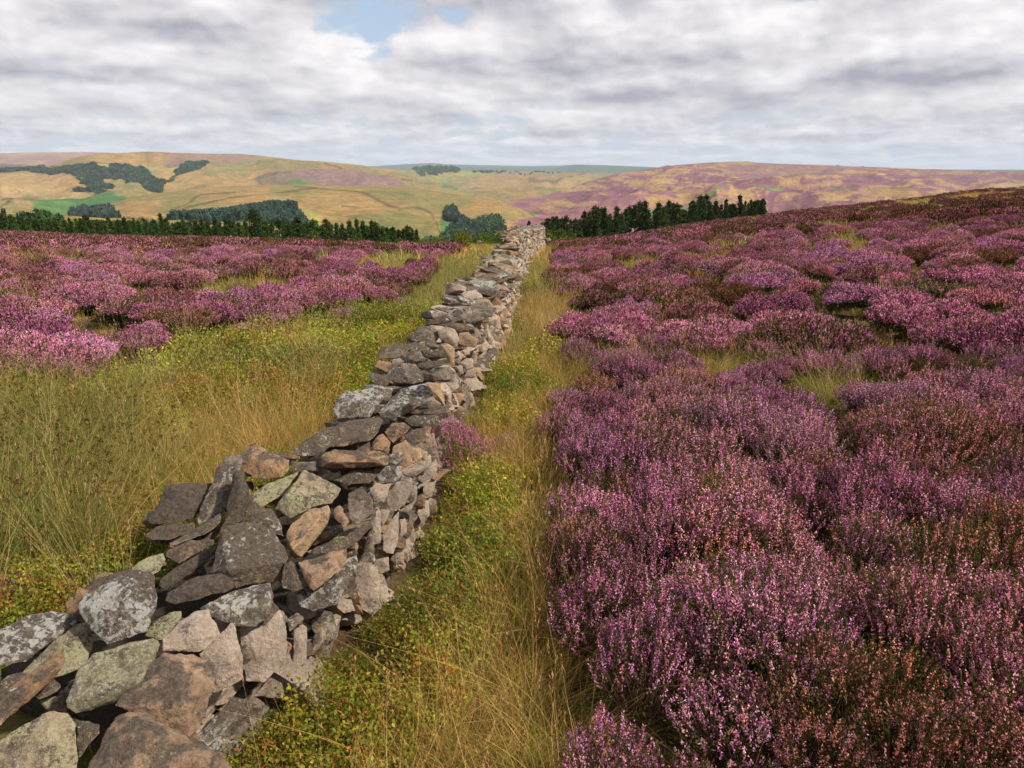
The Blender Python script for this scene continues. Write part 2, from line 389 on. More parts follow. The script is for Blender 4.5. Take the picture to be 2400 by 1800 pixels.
LOOSE = [
 (TB,'white','large black boulder splashed with white lichen, beside the rush clump',[(500,340),(560,240),(790,170),(850,100),(930,92),(1000,130),(1025,250),(1015,340),(960,500),(800,540),(690,590),(620,530),(600,400),(520,380)],[(840,240,.16),(700,380,.12)],.1),
 (TB,'white','flat slab with white lichen patches at the left edge of the picture',[(-60,500),(200,390),(340,350),(500,390),(510,430),(400,520),(300,600),(180,690),(0,725),(-60,730)],[(260,560,.06)],0),
 (TB,'moss','olive green mossy slab under the black and white boulder',[(90,810),(200,700),(340,560),(500,440),(600,420),(615,600),(560,720),(400,790),(250,820)],[(480,620,.05)],-.04),
 (TB,'brown','long narrow brown stone with a white tip, lower left corner',[(-60,960),(100,830),(250,740),(380,620),(430,650),(410,740),(300,850),(180,960),(0,1120),(-60,1150)],[(345,745,.1),(150,880,.08)],.03),
 (TB,'moss','broad stone covered in pale green lichen in the lower left pile',[(400,950),(490,770),(610,640),(850,545),(1000,520),(1050,570),(1010,740),(980,860),(850,930),(600,1010),(480,1055),(410,1000)],[(900,830,.14),(640,900,.12),(800,650,.05)],.04),
 (TB,'moss','slim green lichened stone poking out behind the broad lichened one',[(930,530),(1000,430),(1100,370),(1180,360),(1180,400),(1110,470),(1050,560)],[(1050,470,.06)],0),
 (TB,'rust','big stone half black and half orange brown in the middle of the lower pile',[(730,980),(980,870),(1020,750),(1050,640),(1250,630),(1400,700),(1410,800),(1350,980),(1300,1130),(1230,1200),(1070,1080),(900,980)],[(1130,740,.08),(1210,1000,.13)],.02),
 (TB,'rust','largest brown slab at the bottom edge of the picture',[(500,1480),(600,1280),(720,1140),(760,1040),(830,1012),(950,1035),(1180,1160),(1240,1220),(1380,1270),(1450,1280),(1520,1400),(1500,1500)],[(900,1110,.05),(1300,1340,.06)],.02),
 (TB,'yel','squarish grey brown block in the bottom left corner',[(0,1210),(130,1110),(310,1015),(440,1030),(500,1090),(500,1382),(480,1500),(-50,1500),(-60,1300)],[(300,1150,.05)],0),
 (TB,'dark','dark wedge with one white lichen spot between the two bottom blocks',[(500,1070),(655,1095),(640,1160),(510,1320),(495,1200)],[(580,1150,.05)],-.04),
 (TB,'moss','small dark mossy stone in the gap of the lower left pile',[(250,950),(420,900),(410,960),(440,1020),(300,1010)],[],-.1),
 (TB,'dkbrown','flat dark brown slab half buried beside the rushes',[(450,270),(640,150),(820,110),(1040,30),(960,130),(760,190),(620,230),(520,290)],[],-.14),
 (TA,'dark','flat topped charcoal slab with a pale speckled rim, centre of the pile',[(600,650),(760,622),(850,622),(950,680),(1020,780),(1038,850),(1010,990),(935,1010),(700,1050),(520,950),(545,850),(575,740)],[(640,932,.13),(1015,880,.13),(900,690,.03)],.06),
 (TA,'yel','wedge shaped stone dusted with yellow lichen above the charcoal slab',[(1140,280),(1200,300),(1390,400),(1330,500),(1260,515),(1050,600),(950,530),(1000,460),(1060,380)],[(1030,440,.12),(1240,508,.14)],.05),
 (TA,'tan','pale tan oblong block leaning against the yellow lichened wedge',[(1180,530),(1300,508),(1330,560),(1300,640),(1120,850),(1080,860),(1040,830),(1020,700),(1040,640)],[(1250,590,.1),(1065,790,.14)],.06),
 (TA,'rust','small orange stone at the right of the tan oblong block',[(1340,520),(1370,500),(1455,590),(1440,620),(1400,655),(1340,600),(1325,550)],[(1395,590,.12)],0),
 (TA,'black','black triangular stone standing on its end',[(690,280),(740,275),(790,420),(770,600),(700,640),(610,645),(640,500)],[(735,430,.12)],.04),
 (TA,'grey','tall grey slab leaning left behind the black triangle',[(740,170),(760,190),(725,250),(690,290),(650,480),(620,570),(450,650),(435,600),(470,520),(530,430),(590,250),(650,190)],[(610,400,.05)],.02),
 (TA,'brown','curved brown stone with two white lichen spots on top of the pile',[(740,160),(800,105),(850,130),(880,180),(1000,200),(1050,215),(1050,280),(1000,330),(900,350),(800,325),(735,290),(720,220)],[(810,210,.08),(960,265,.1)],.06),
 (TA,'brown','long flat brown slab lying across the top of the wall',[(1240,190),(1330,140),(1640,160),(1695,200),(1690,250),(1560,270),(1240,270)],[(1400,175,.04),(1300,230,.08),(1600,230,.08)],.05),
 (TA,'yel','dark speckled slab tucked left of the yellow lichened wedge',[(790,440),(900,370),(1060,310),(1110,290),(1060,370),(990,450),(900,510),(800,540),(820,490)],[(930,420,.05)],0),
 (TA,'dark','dark pointed stone between the charcoal slab and the wedge',[(760,620),(850,520),(930,530),(1000,640),(1015,720),(900,690),(850,650)],[(890,590,.08)],0),
 (TA,'black','blackened slab with a pale top edge near the rush clump',[(125,610),(200,480),(250,370),(400,358),(550,365),(530,430),(450,600),(300,630),(150,635)],[(330,420,.1),(220,520,.06)],-.06),
 (TA,'dkbrown','low flat brown slab under the blackened one',[(100,710),(180,640),(430,618),(445,640),(400,690),(260,740),(150,735)],[(300,670,.04)],-.14),
 (TA,'grey','thin sliver of grey stone left of the charcoal slab',[(265,760),(400,680),(560,600),(600,560),(620,600),(540,680),(430,700),(300,775)],[],-.06),
 (TA,'dkbrown','brown stone below the thin grey sliver',[(250,800),(400,730),(560,730),(560,760),(450,810),(330,890),(240,840)],[(400,780,.05)],-.08),
 (TA,'black','long dark blade of stone pointing at the charcoal slab',[(200,990),(330,900),(560,760),(570,800),(520,880),(380,960),(240,1065),(205,1040)],[(380,920,.05)],-.04),
 (TA,'moss','mossy lump above the black and white boulder',[(0,950),(60,880),(150,840),(230,815),(250,860),(200,940),(150,970)],[(130,890,.05)],-.06),
 (TA,'black','black stone lying just below the charcoal slab',[(240,1080),(400,990),(500,960),(620,945),(680,990),(690,1040),(640,1070),(450,1120),(300,1160),(240,1130)],[(500,1010,.1)],.02),
 (TA,'white','wide wedge with pink and white lichen below the black stone',[(460,1180),(560,1120),(800,1020),(900,1003),(935,1010),(945,1100),(930,1250),(830,1300),(700,1290),(600,1265),(530,1240),(500,1190)],[(560,1200,.06),(900,1110,.1),(760,1150,.08)],.06),
 (TA,'pink','pale pinkish grey block at the centre of the lower pile',[(230,1370),(330,1270),(440,1190),(520,1185),(560,1250),(610,1350),(470,1465),(400,1450),(220,1455)],[(440,1370,.12),(520,1300,.06)],.06),
 (TA,'rust','ochre faced block with a dark top beside the charcoal slab',[(1100,880),(1180,870),(1300,820),(1420,785),(1420,860),(1370,950),(1200,1075),(1165,1050),(1160,970),(1110,900)],[(1190,960,.12),(1340,880,.04)],.06),
 (TA,'dark','dark brown wedge wedged between the charcoal slab and the ochre block',[(990,1010),(1010,880),(1060,870),(1110,940),(1170,1000),(1150,1050),(1080,1075),(1000,1050)],[(1070,980,.06)],.02),
 (TA,'white','rounded black boulder with grey lichen overhanging the bilberry',[(1070,1080),(1160,1060),(1300,1000),(1420,840),(1490,820),(1505,870),(1450,960),(1420,1060),(1350,1150),(1200,1200),(1110,1170)],[(1320,1060,.14)],-.02),
 (TA,'dark','long slate grey splinter right of the tan oblong block',[(1190,800),(1260,760),(1400,680),(1580,605),(1590,640),(1500,740),(1420,790),(1330,820),(1190,830)],[(1440,705,.05)],.04),
 (TA,'brown','small dark stone above the long slate splinter',[(1200,770),(1230,680),(1300,645),(1390,640),(1405,680),(1300,740)],[],0),
 (TA,'dark','smooth dark slab sloping down left behind the long flat slab',[(1040,170),(1120,110),(1240,20),(1330,-10),(1400,20),(1330,120),(1240,190),(1130,195)],[(1240,90,.05)],.02),
 (TA,'brown','thin brown stone between the curved brown stone and the smooth dark slab',[(915,180),(1000,165),(1120,190),(1120,215),(1050,215),(960,200)],[],.02),
 (TA,'grey','pale chunk under the left end of the long flat slab',[(1050,225),(1230,225),(1240,285),(1060,300)],[],0),
 (TA,'dark','thin dark slab in the shadow under the long flat slab',[(1320,350),(1440,290),(1560,280),(1680,240),(1690,290),(1560,370),(1430,380)],[],-.03),
 (TC,'dark','broad dark grey slab with a sandy edge behind the long flat slab',[(-60,1250),(0,1150),(100,1105),(200,1110),(340,1030),(640,1005),(670,1035),(600,1180),(510,1260),(400,1250),(150,1300),(0,1340)],[(560,1080,.06),(400,1200,.05)],.04),
 (TC,'brown','small brown cube of stone on the wall near the pink heather',[(530,1270),(590,1200),(650,1170),(740,1270),(720,1330),(680,1365),(540,1340)],[(620,1250,.1)],.03),
 (TC,'brown','rounded brown stone behind the small cube',[(660,1160),(740,1070),(870,1060),(945,1110),(870,1200),(760,1280),(700,1220)],[(800,1150,.1)],.03),
 (TC,'dark','black rounded stone beside the pink heather on the wall',[(860,1200),(1000,1120),(1090,1110),(1110,1180),(1080,1270),(960,1315),(900,1260)],[(1000,1190,.1)],.02),
 (TC,'dark','flat stone with white streaks, its right end black',[(860,1040),(960,985),(1100,1010),(1240,985),(1250,1050),(1180,1110),(1060,1110),(940,1100)],[(980,1040,.05)],.03),
 (TC,'dark','thin speckled slab under the wide lichened slab',[(810,900),(960,875),(1100,900),(1200,900),(1190,970),(1050,990),(900,970),(820,940)],[(950,930,.04)],.02),
 (TC,'white','big grey boulder with round white lichen spots jutting out left',[(120,940),(200,780),(280,740),(600,680),(710,730),(700,780),(620,880),(540,950),(520,1010),(300,1040),(160,1010)],[(500,900,.12),(250,900,.08),(420,780,.04)],.05),
 (TC,'white','wide slab with white lichen resting beside the spotted boulder',[(580,960),(700,840),(830,720),(1080,650),(1190,730),(1180,770),(1060,880),(900,880),(820,930),(770,1060),(640,1010)],[(820,920,.12),(1120,780,.05),(700,930,.08)],.07),
 (TC,'grey','domed grey stone above the wide lichened slab',[(700,600),(740,520),(820,450),(930,440),(1040,510),(1085,600),(1080,640),(960,670),(800,660),(710,630)],[(900,570,.12)],.08),
 (TC,'dark','dark stone sticking out left below the two stacked flat ones',[(480,560),(520,540),(600,560),(710,590),(700,640),(720,700),(620,680),(540,650),(530,600)],[],-.02),
 (TC,'brown','lower of the two flat stones stacked at the left edge of the wall',[(555,470),(600,415),(740,430),(760,500),(700,540),(560,485)],[(650,455,.05)],.02),
 (TC,'grey','upper of the two flat stones stacked at the left edge of the wall',[(590,350),(620,290),(780,240),(900,240),(930,300),(880,370),(770,400),(600,415)],[(640,340,.05),(800,320,.05)],.06),
 (TC,'dark','dark triangular stone with a grey top right of the domed stone',[(1030,300),(1140,280),(1330,330),(1340,370),(1310,400),(1090,400),(1050,350)],[(1200,360,.05)],.08),
 (TC,'black','thin black slab below the dark triangular stone',[(1000,450),(1130,430),(1270,405),(1310,460),(1200,490),(1080,530),(1000,490)],[],.04),
 (TC,'white','speckled dark lump above the tan upright face stone',[(1110,540),(1200,480),(1290,480),(1310,600),(1220,630),(1140,590)],[(1200,550,.06)],.03),
 (TC,'grey','angular dark grey stone on the crest of the wall, left of the pale one',[(930,210),(990,100),(1050,60),(1190,60),(1250,180),(1200,240),(1060,190),(960,220)],[(1050,150,.08),(1140,170,.06)],.1),
 (TC,'pink','large pale rounded stone on the crest of the wall',[(1200,100),(1300,65),(1400,90),(1460,190),(1420,290),(1300,240),(1240,200)],[(1340,160,.1)],.09),
 (TC,'tan','flat tan stone projecting from the face under the crest',[(1440,130),(1530,120),(1640,200),(1620,290),(1560,290),(1430,250)],[(1540,190,.06)],.05),
 (TD,'grey','grey slab lying flat on the crest behind the pale rounded stone',[(760,550),(830,490),(1060,470),(1090,510),(980,570),(880,610),(790,600)],[(900,560,.05)],.1),
 (TD,'grey','broad pale slab spanning the wall beyond the pale rounded stone',[(520,500),(640,420),(850,380),(880,470),(760,550),(600,600)],[(700,490,.04)],.08),
 (TD,'dark','black edged slab under the grey crest slab',[(410,620),(600,570),(640,600),(830,620),(880,640),(720,710),(640,690)],[],.05),
 (TD,'dark','dark pointed slab at the left edge of the crest',[(280,620),(400,510),(540,480),(520,560),(420,620)],[],.04),
]
FACE = [
 (TA,'pink',[(710,1310),(900,1290),(940,1200),(985,1190),(1035,1330),(1040,1430),(1020,1530),(950,1590),(880,1659),(760,1659),(750,1530),(800,1440)],[(850,1480,.1),(985,1340,.05)]),
 (TB,'pink',[(1290,640),(1430,560),(1500,430),(1530,450),(1530,540),(1570,650),(1580,810),(1470,830),(1380,900),(1400,700)],[(1480,680,.08)]),
 (TA,'pink',[(1070,1300),(1110,1265),(1165,1290),(1160,1360),(1140,1450),(1155,1540),(1080,1570),(1065,1530),(1080,1420)],[(1115,1400,.06)]),
 (TA,'grey',[(1020,1250),(1100,1200),(1150,1240),(1100,1270),(1050,1330)],[]),
 (TA,'grey',[(1170,1500),(1200,1350),(1290,1300),(1280,1370),(1230,1450)],[]),
 (TA,'grey',[(1180,1260),(1260,1190),(1330,1200),(1370,1330),(1350,1380),(1280,1400),(1200,1340)],[]),
 (TB,'pink',[(1640,920),(1800,740),(1960,760),(1930,830),(1850,930),(1750,930)],[(1820,830,.05)]),
 (TB,'grey',[(1240,1210),(1330,1110),(1500,930),(1570,950),(1540,1050),(1440,1180),(1330,1260)],[(1440,1080,.05)]),
 (TB,'grey',[(1240,1300),(1400,1240),(1500,1150),(1600,1050),(1700,980),(1700,1100),(1560,1300),(1450,1400)],[]),
 (TA,'grey',[(1420,520),(1430,430),(1520,380),(1590,470),(1590,560),(1480,640),(1430,590)],[(1510,480,.08)]),
 (TA,'pink',[(1560,400),(1620,370),(1690,370),(1690,430),(1660,500),(1590,480)],[]),
 (TA,'pink',[(1670,470),(1700,380),(1840,330),(1850,400),(1800,500),(1740,550),(1690,540)],[(1760,450,.05)]),
 (TA,'pink',[(1760,550),(1850,350),(1880,390),(1870,470),(1830,560)],[]),
 (TA,'pink',[(1560,640),(1610,500),(1640,560),(1640,760),(1590,770)],[]),
 (TA,'pink',[(1650,800),(1650,680),(1700,600),(1760,540),(1750,620),(1740,700),(1750,760),(1720,830),(1670,820)],[(1700,700,.05)]),
 (TA,'grey',[(1500,880),(1560,680),(1590,650),(1590,770),(1595,890)],[]),
 (TA,'pink',[(1580,910),(1600,860),(1690,840),(1700,930),(1640,960)],[]),
 (TA,'pink',[(1700,860),(1760,720),(1790,750),(1790,900),(1740,900)],[]),
 (TA,'pink',[(1630,600),(1640,530),(1700,540),(1680,600),(1650,650)],[]),
 (TA,'pink',[(1755,600),(1800,590),(1810,690),(1760,730)],[]),
 (TA,'tan',[(1700,200),(1720,130),(1800,80),(1830,120),(1850,240),(1790,275),(1770,200)],[(1790,180,.06)]),
 (TA,'tan',[(1840,140),(1900,135),(1910,200),(1860,245)],[]),
 (TA,'pink',[(1780,290),(1900,220),(1960,180),(1970,240),(1900,300),(1850,330),(1780,320)],[]),
 (TA,'pink',[(1870,340),(1960,270),(2000,200),(2010,270),(1980,330),(1900,370)],[]),
 (TA,'pink',[(1910,400),(1970,330),(2000,350),(1970,460),(1920,470)],[]),
 (TA,'pink',[(1900,480),(1950,470),(1960,580),(1900,620),(1870,560)],[]),
 (TA,'white',[(1690,180),(1780,160),(1780,210),(1740,255),(1690,240)],[]),
 (TA,'white',[(1600,330),(1680,250),(1770,255),(1775,320),(1740,360),(1640,370)],[]),
 (TC,'grey',[(1230,590),(1290,480),(1350,480),(1410,560),(1390,650),(1300,650)],[(1340,570,.06)]),
 (TC,'tan',[(1090,640),(1250,650),(1280,780),(1300,900),(1190,820),(1170,740)],[]),
 (TC,'tan',[(1250,250),(1330,240),(1400,300),(1400,480),(1350,480),(1340,370)],[]),
 (TC,'pink',[(1400,340),(1440,310),(1480,400),(1440,460),(1390,430)],[]),
 (TC,'pink',[(1450,450),(1500,390),(1590,400),(1600,500),(1520,530)],[]),
 (TC,'pink',[(1410,480),(1470,460),(1495,560),(1430,570)],[]),
 (TC,'pink',[(1500,590),(1530,490),(1620,490),(1620,590),(1540,610)],[]),
 (TC,'pink',[(1310,790),(1360,740),(1370,900),(1300,940)],[]),
 (TC,'brown',[(1350,760),(1480,670),(1490,700),(1440,760)],[]),
 (TC,'pink',[(1460,310),(1540,300),(1560,350),(1500,380)],[]),
 (TC,'grey',[(1090,210),(1200,225),(1250,290),(1140,290),(1080,260)],[]),
 (TC,'grey',[(880,380),(950,300),(1040,310),(1070,400),(1000,440),(900,420)],[]),
 (TC,'grey',[(740,490),(750,400),(830,390),(880,430),(830,450),(770,500)],[]),
 (TC,'grey',[(1320,480),(1340,620),(1180,640),(1100,560)],[]),
]
WALL = bpy.data.objects.new('dry_stone_wall', None); COL.objects.link(WALL)
_m = len(PATH)//2; WALL.location = (PATH[_m, 0], PATH[_m, 1], float(ground(*PATH[_m])))
tag(WALL, 'grey gritstone dry stone wall running away between heather towards the conifers', 'wall')
WL = Vector(WALL.location)
for tr, tone, lab, outl, inn, lift in LOOSE:
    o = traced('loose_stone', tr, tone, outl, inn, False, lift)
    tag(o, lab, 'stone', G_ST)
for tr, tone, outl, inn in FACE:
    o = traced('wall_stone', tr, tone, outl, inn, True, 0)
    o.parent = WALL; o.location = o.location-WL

# ---- procedural courses ----
def ico(n):
    bm = bmesh.new(); bmesh.ops.create_icosphere(bm, subdivisions=n, radius=1)
    V = np.array([v.co[:] for v in bm.verts]); Fc = np.array([[v.index for v in f.verts] for f in bm.faces]); bm.free(); return V, Fc
ICO = {k: ico(k) for k in (2, 3, 4)}
def stone_np(lv, dims, rot, loc, sharp=34):
    V, Fc = ICO[lv]
    k = random.randint(9, 14)
    nn = rng.normal(size=(k, 3)); nn[:6] = np.vstack([np.eye(3), -np.eye(3)])+rng.normal(size=(6, 3))*.22
    nn /= np.linalg.norm(nn, axis=1)[:, None]; c = rng.uniform(.62, .95, k); c[:6] = rng.uniform(.62, .8, 6)
    q = np.maximum(V@nn.T, 1e-4)/c
    rad = 1/np.power((q**sharp).sum(1), 1/sharp)
    P = V*rad[:, None]
    o = rng.uniform(0, 50, 3)
    P = P*(1+.10*(vnoise(P[:, 0]*3+o[0], P[:, 1]*3+P[:, 2]*2.3+o[1], 3)-.5)+.05*(vnoise(P[:, 0]*8+o[0], P[:, 2]*8+P[:, 1]*6+o[1], 4)-.5))[:, None]
    P = P/.78*np.array(dims)/2
    return P@np.array(rot).T+np.array(loc), Fc
def euler(rx, ry, rz):
    from mathutils import Euler
    return np.array(Euler((rx, ry, rz)).to_matrix())
SM = []      # (r, V, F, tone)
def put(lv, dims, rz, tilt, loc, tone):
    R = euler(random.gauss(0, tilt), random.gauss(0, tilt), rz)
    V, Fc = stone_np(lv, dims, R, loc); SM.append([math.hypot(loc[0], loc[1]), V, Fc, tone, dims[0]*dims[2]])
S_END = PS[-1]
def at_s(s):
    i = min(len(PATH)-1, int(s/.05)); return PATH[i], NL[i], _tan[i], WALL_R[i]
wtone = lambda: random.choices(['pink', 'tan', 'grey', 'pink', 'brown', 'white'], [5, 1.2, 2.5, 3, .6, .6])[0]
for side in (0, 1):
    hh = 0.0; course = 0
    while hh < 1.6:
        ch = random.uniform(.07, .13); s = random.uniform(0, .2)
        while s < S_END-.05:
            P, nl, tn, r = at_s(s); H = float(wallH(r))*(1+.06*math.sin(s*1.7)+.05*math.sin(s*4.1)); W = float(wallW(r))
            near = r < 7.6
            Hc = H-(.20 if near else .12)
            L = random.uniform(.11, .32)*(1 if not near else .9); h = ch*random.uniform(.75, 1.3)
            if hh+h*.4 < Hc:
                f = hh/max(H, .3); inset = .10+.13*f+(.05 if near else 0)
                off = inset+.02 if side == 0 else W-inset
                off += random.uniform(-.03, .03)
                c = P+nl*off+tn*(L/2); z = float(ground(c[0], c[1]))+hh+h/2
                if near and side == 1 and r < 4.5: s += L; continue
                lv = 4 if r < 10 else 3
                up = random.random() < .16
                dims = (L*1.08, random.uniform(.2, .3), h*1.12) if not up else (L*.6, .24, min(h*1.9, .22))
                put(lv, dims, math.atan2(tn[1], tn[0])+random.gauss(0, .16), .09, (c[0], c[1], z), wtone() if side == 0 else random.choice(['grey', 'dark', 'brown', 'white']))
            s += L*random.uniform(.86, .98)
        hh += ch; course += 1
# top: slabs across the wall, tilted all ways
s = 0.0
while s < S_END-.1:
    P, nl, tn, r = at_s(s); H = float(wallH(r))*(1+.06*math.sin(s*1.7)+.05*math.sin(s*4.1)); W = float(wallW(r))
    near = r < 7.6
    nrow = 3
    for k in range(nrow):
        if near: break
        off = .17+(W-.34)*(k+.5)/nrow+random.uniform(-.05, .05)
        c = P+nl*off+tn*random.uniform(-.08, .08)
        for lay in range(2):
            z = float(ground(c[0], c[1]))+H-.13+.095*lay+random.uniform(-.02, .03)
            if lay == 1 and random.random() < .25: continue
            dims = (random.uniform(.26, .52 if r < 16 else .36), random.uniform(.2, .38 if r < 16 else .3), random.uniform(.07, .14))
            put(4 if r < 11 else 3, dims, math.atan2(nl[1], nl[0])+random.gauss(0, .5), .17, (c[0], c[1], z),
                random.choices(['grey', 'dark', 'white', 'brown', 'tan', 'yel', 'pink'], [4, 3, 2.5, 1.5, 1, 1, 2])[0])
    s += random.uniform(.2, .28) if not near else .2
# upright end stone at the far top
P, nl, tn, r = at_s(S_END-.3); c = P+nl*.3
put(3, (.5, .4, .34), .3, .1, (c[0], c[1], float(ground(*c))+float(wallH(r))+.12), 'grey')
put(3, (.4, .3, .2), .9, .1, (c[0]-.2, c[1]-.5, float(ground(*c))+float(wallH(r))+.03), 'white')
# rubble that fills the pile behind and below the traced stones
for cen, back, size in BACK:
    for q in range(3):
        p = cen+back*size*random.uniform(.55, .95)+Vector((random.uniform(-.4, .4), random.uniform(-.3, .3), random.uniform(-.25, -.02)))*size
        g = float(ground(p.x, p.y))
        if p.z < g: p.z = g+.03
        sz = size*random.uniform(.45, .7)
        put(3, (sz, sz*.8, sz*.45), random.uniform(0, 6), .35, tuple(p), random.choice(['dark', 'dkbrown', 'brown', 'grey']))
def smesh(name, items, origin):
    Vs = []; Fs = []; C = []; Lc = []; b = 0
    for r, V, Fc, tone, a in items:
        Vs.append(V-np.array(origin)); Fs.append(Fc+b); b += len(V); c, l = TONES[tone]; k = random.uniform(.72, 1.2)
        C.append(np.tile([c[0]*k, c[1]*k, c[2]*k, 1], (len(V), 1))); Lc.append(np.tile([*l, 1], (len(V), 1)))
    me = mesh_np(name, np.vstack(Vs), np.vstack(Fs), [M_STONE], col=np.vstack(C), smooth=True)
    at = me.color_attributes.new('lich', 'FLOAT_COLOR', 'POINT'); at.data.foreach_set('color', np.vstack(Lc).astype(np.float32).ravel())
    me.set_sharp_from_angle(angle=math.radians(30))
    return me
# the best-seen procedural stones become parts, the rest one mass
cand = sorted([i for i in range(len(SM)) if SM[i][0] > 7.3], key=lambda i: -SM[i][4]/(SM[i][0]**2))[:56]
for i in cand:
    it = SM[i]; cc = it[1].mean(0); o = link('wall_stone', smesh('wall_stone', [it], cc), WALL, Vector(cc)-WL)
cs = set(cand)
o = link('stonework', smesh('stonework', [SM[i] for i in range(len(SM)) if i not in cs], (0, 0, 0)), WALL, -WL); tag(o, kind='stuff')
# dark heart of the wall (packed small stone and earth) so no daylight shows through
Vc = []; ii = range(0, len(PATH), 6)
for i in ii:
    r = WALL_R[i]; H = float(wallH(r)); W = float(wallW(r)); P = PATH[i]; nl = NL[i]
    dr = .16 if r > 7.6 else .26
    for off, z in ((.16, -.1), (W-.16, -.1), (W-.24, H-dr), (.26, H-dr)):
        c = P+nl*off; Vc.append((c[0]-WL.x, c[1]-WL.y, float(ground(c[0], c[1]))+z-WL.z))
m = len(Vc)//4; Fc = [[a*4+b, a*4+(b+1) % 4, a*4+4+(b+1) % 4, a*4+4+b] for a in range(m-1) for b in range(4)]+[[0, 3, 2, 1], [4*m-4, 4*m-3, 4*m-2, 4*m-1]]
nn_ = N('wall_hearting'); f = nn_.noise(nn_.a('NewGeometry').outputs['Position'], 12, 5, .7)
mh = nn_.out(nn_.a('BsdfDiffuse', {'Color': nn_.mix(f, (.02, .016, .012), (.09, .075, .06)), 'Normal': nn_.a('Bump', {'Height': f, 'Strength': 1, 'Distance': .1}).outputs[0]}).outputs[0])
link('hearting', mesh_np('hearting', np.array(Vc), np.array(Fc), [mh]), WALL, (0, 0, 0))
# ---------- small vectorised builders ----------
_OV = np.array([(1,0,0),(-1,0,0),(0,1,0),(0,-1,0),(0,0,1),(0,0,-1)], float)
_OF = np.array([(0,2,4),(2,1,4),(1,3,4),(3,0,4),(2,0,5),(1,2,5),(3,1,5),(0,3,5)])
_TV = np.array([(1,0,-.4),(-.5,.87,-.4),(-.5,-.87,-.4),(0,0,1.2)], float)
_TF = np.array([(0,1,3),(1,2,3),(2,0,3),(0,2,1)])
class Soup:
    def __init__(s): s.V = []; s.F3 = []; s.F4 = []; s.C = []; s.n = 0
    def add(s, V, Fc, C):
        V = np.asarray(V).reshape(-1, 3); Fc = np.asarray(Fc)+s.n
        (s.F3 if Fc.shape[1] == 3 else s.F4).append(Fc); s.V.append(V); s.C.append(np.asarray(C).reshape(-1, 3)); s.n += len(V)
    def blobs(s, P, ax, rl, rw, C, tmpl='o'):
        """little solids centred at P (n,3) with axis ax, half length rl and half width rw"""
        TV, TF = (_OV, _OF) if tmpl == 'o' else (_TV, _TF)
        n = len(P); ax = ax/np.linalg.norm(ax, axis=1)[:, None]
        u = np.cross(ax, rng.normal(size=(n, 3))); u /= np.linalg.norm(u, axis=1)[:, None]; w = np.cross(ax, u)
        rl = np.broadcast_to(rl, (n,))[:, None, None]; rw = np.broadcast_to(rw, (n,))[:, None, None]
        V = P[:, None]+(u[:, None]*TV[None, :, :1]+w[:, None]*TV[None, :, 1:2])*rw+ax[:, None]*TV[None, :, 2:3]*rl
        Fc = (TF[None]+np.arange(n)[:, None, None]*len(TV)).reshape(-1, 3)
        s.add(V, Fc, np.repeat(C, len(TV), 0))
    def leaves(s, P, d, L, W, C, fold=.3):
        """kite leaves: base P, direction d, length L, width W"""
        n = len(P); d = d/np.linalg.norm(d, axis=1)[:, None]
        u = np.cross(d, rng.normal(size=(n, 3))); u /= np.linalg.norm(u, axis=1)[:, None]; w = np.cross(d, u)
        L = np.broadcast_to(L, (n,))[:, None]; W = np.broadcast_to(W, (n,))[:, None]
        V = np.stack([P, P+d*L*.5+u*W*.5+w*W*fold, P+d*L, P+d*L*.5-u*W*.5+w*W*fold], 1)
        i = np.arange(n)[:, None]*4; s.add(V, np.hstack([i, i+1, i+2, i+3]), np.repeat(C, 4, 0))
    def blades(s, P, d, L, W, C, bend, seg=4, droop=None):
        """grass blades: quads tapering along a bending line"""
        n = len(P); d = d/np.linalg.norm(d, axis=1)[:, None]; L = np.broadcast_to(L, (n,))[:, None]; W = np.broadcast_to(W, (n,))[:, None]
        side = np.cross(d, rng.normal(size=(n, 3))); side /= np.linalg.norm(side, axis=1)[:, None]
        B = rng.normal(size=(n, 3)); B[:, 2] = -abs(B[:, 2])*.6; B *= np.broadcast_to(bend, (n,))[:, None]
        rows = []
        for k in range(seg+1):
            t = k/seg; c = P+d*L*t+B*L*t*t; w = W*(1-t*.92)*.5
            rows.append(c-side*w); rows.append(c+side*w)
        V = np.stack(rows, 1); i = np.arange(n)[:, None]*(2*seg+2)
        for k in range(seg): pass
        Fc = np.concatenate([np.hstack([i+2*k, i+2*k+1, i+2*k+3, i+2*k+2]) for k in range(seg)])
        s.add(V, Fc, np.repeat(C, 2*seg+2, 0)); return P+d*L+B*L
    def mesh(s, name, mat):
        return mesh_np(name, np.vstack(s.V), ([np.vstack(s.F4)] if s.F4 else [])+([np.vstack(s.F3)] if s.F3 else []), [mat], col=np.vstack(s.C))
def join_soup(name, parts):
    """one mesh from several (soup, material) pairs"""
    Vs = []; F4 = []; F3 = []; m4 = []; m3 = []; C = []; b = 0; mats = []
    for k, (s, mat) in enumerate(parts):
        if not s.V: continue
        V = np.vstack(s.V); Vs.append(V); C.append(np.vstack(s.C))
        for f in s.F4: F4.append(f+b); m4.append(np.full(len(f), len(mats)))
        for f in s.F3: F3.append(f+b); m3.append(np.full(len(f), len(mats)))
        b += len(V); mats.append(mat)
    fl = ([np.vstack(F4)] if F4 else [])+([np.vstack(F3)] if F3 else []); mi = np.concatenate(m4+m3)
    return mesh_np(name, np.vstack(Vs), fl, mats, mi=mi, col=np.vstack(C))
def pick(pal, n, jit=.12):
    pal = np.array(pal, float); c = pal[rng.integers(0, len(pal), n)]; return np.clip(c*(1+rng.normal(size=(n, 1))*jit), 0, 1)
def disc(n, R):
    a = rng.uniform(0, 2*np.pi, n); r = R*np.sqrt(rng.uniform(0, 1, n)); return r*np.cos(a), r*np.sin(a)

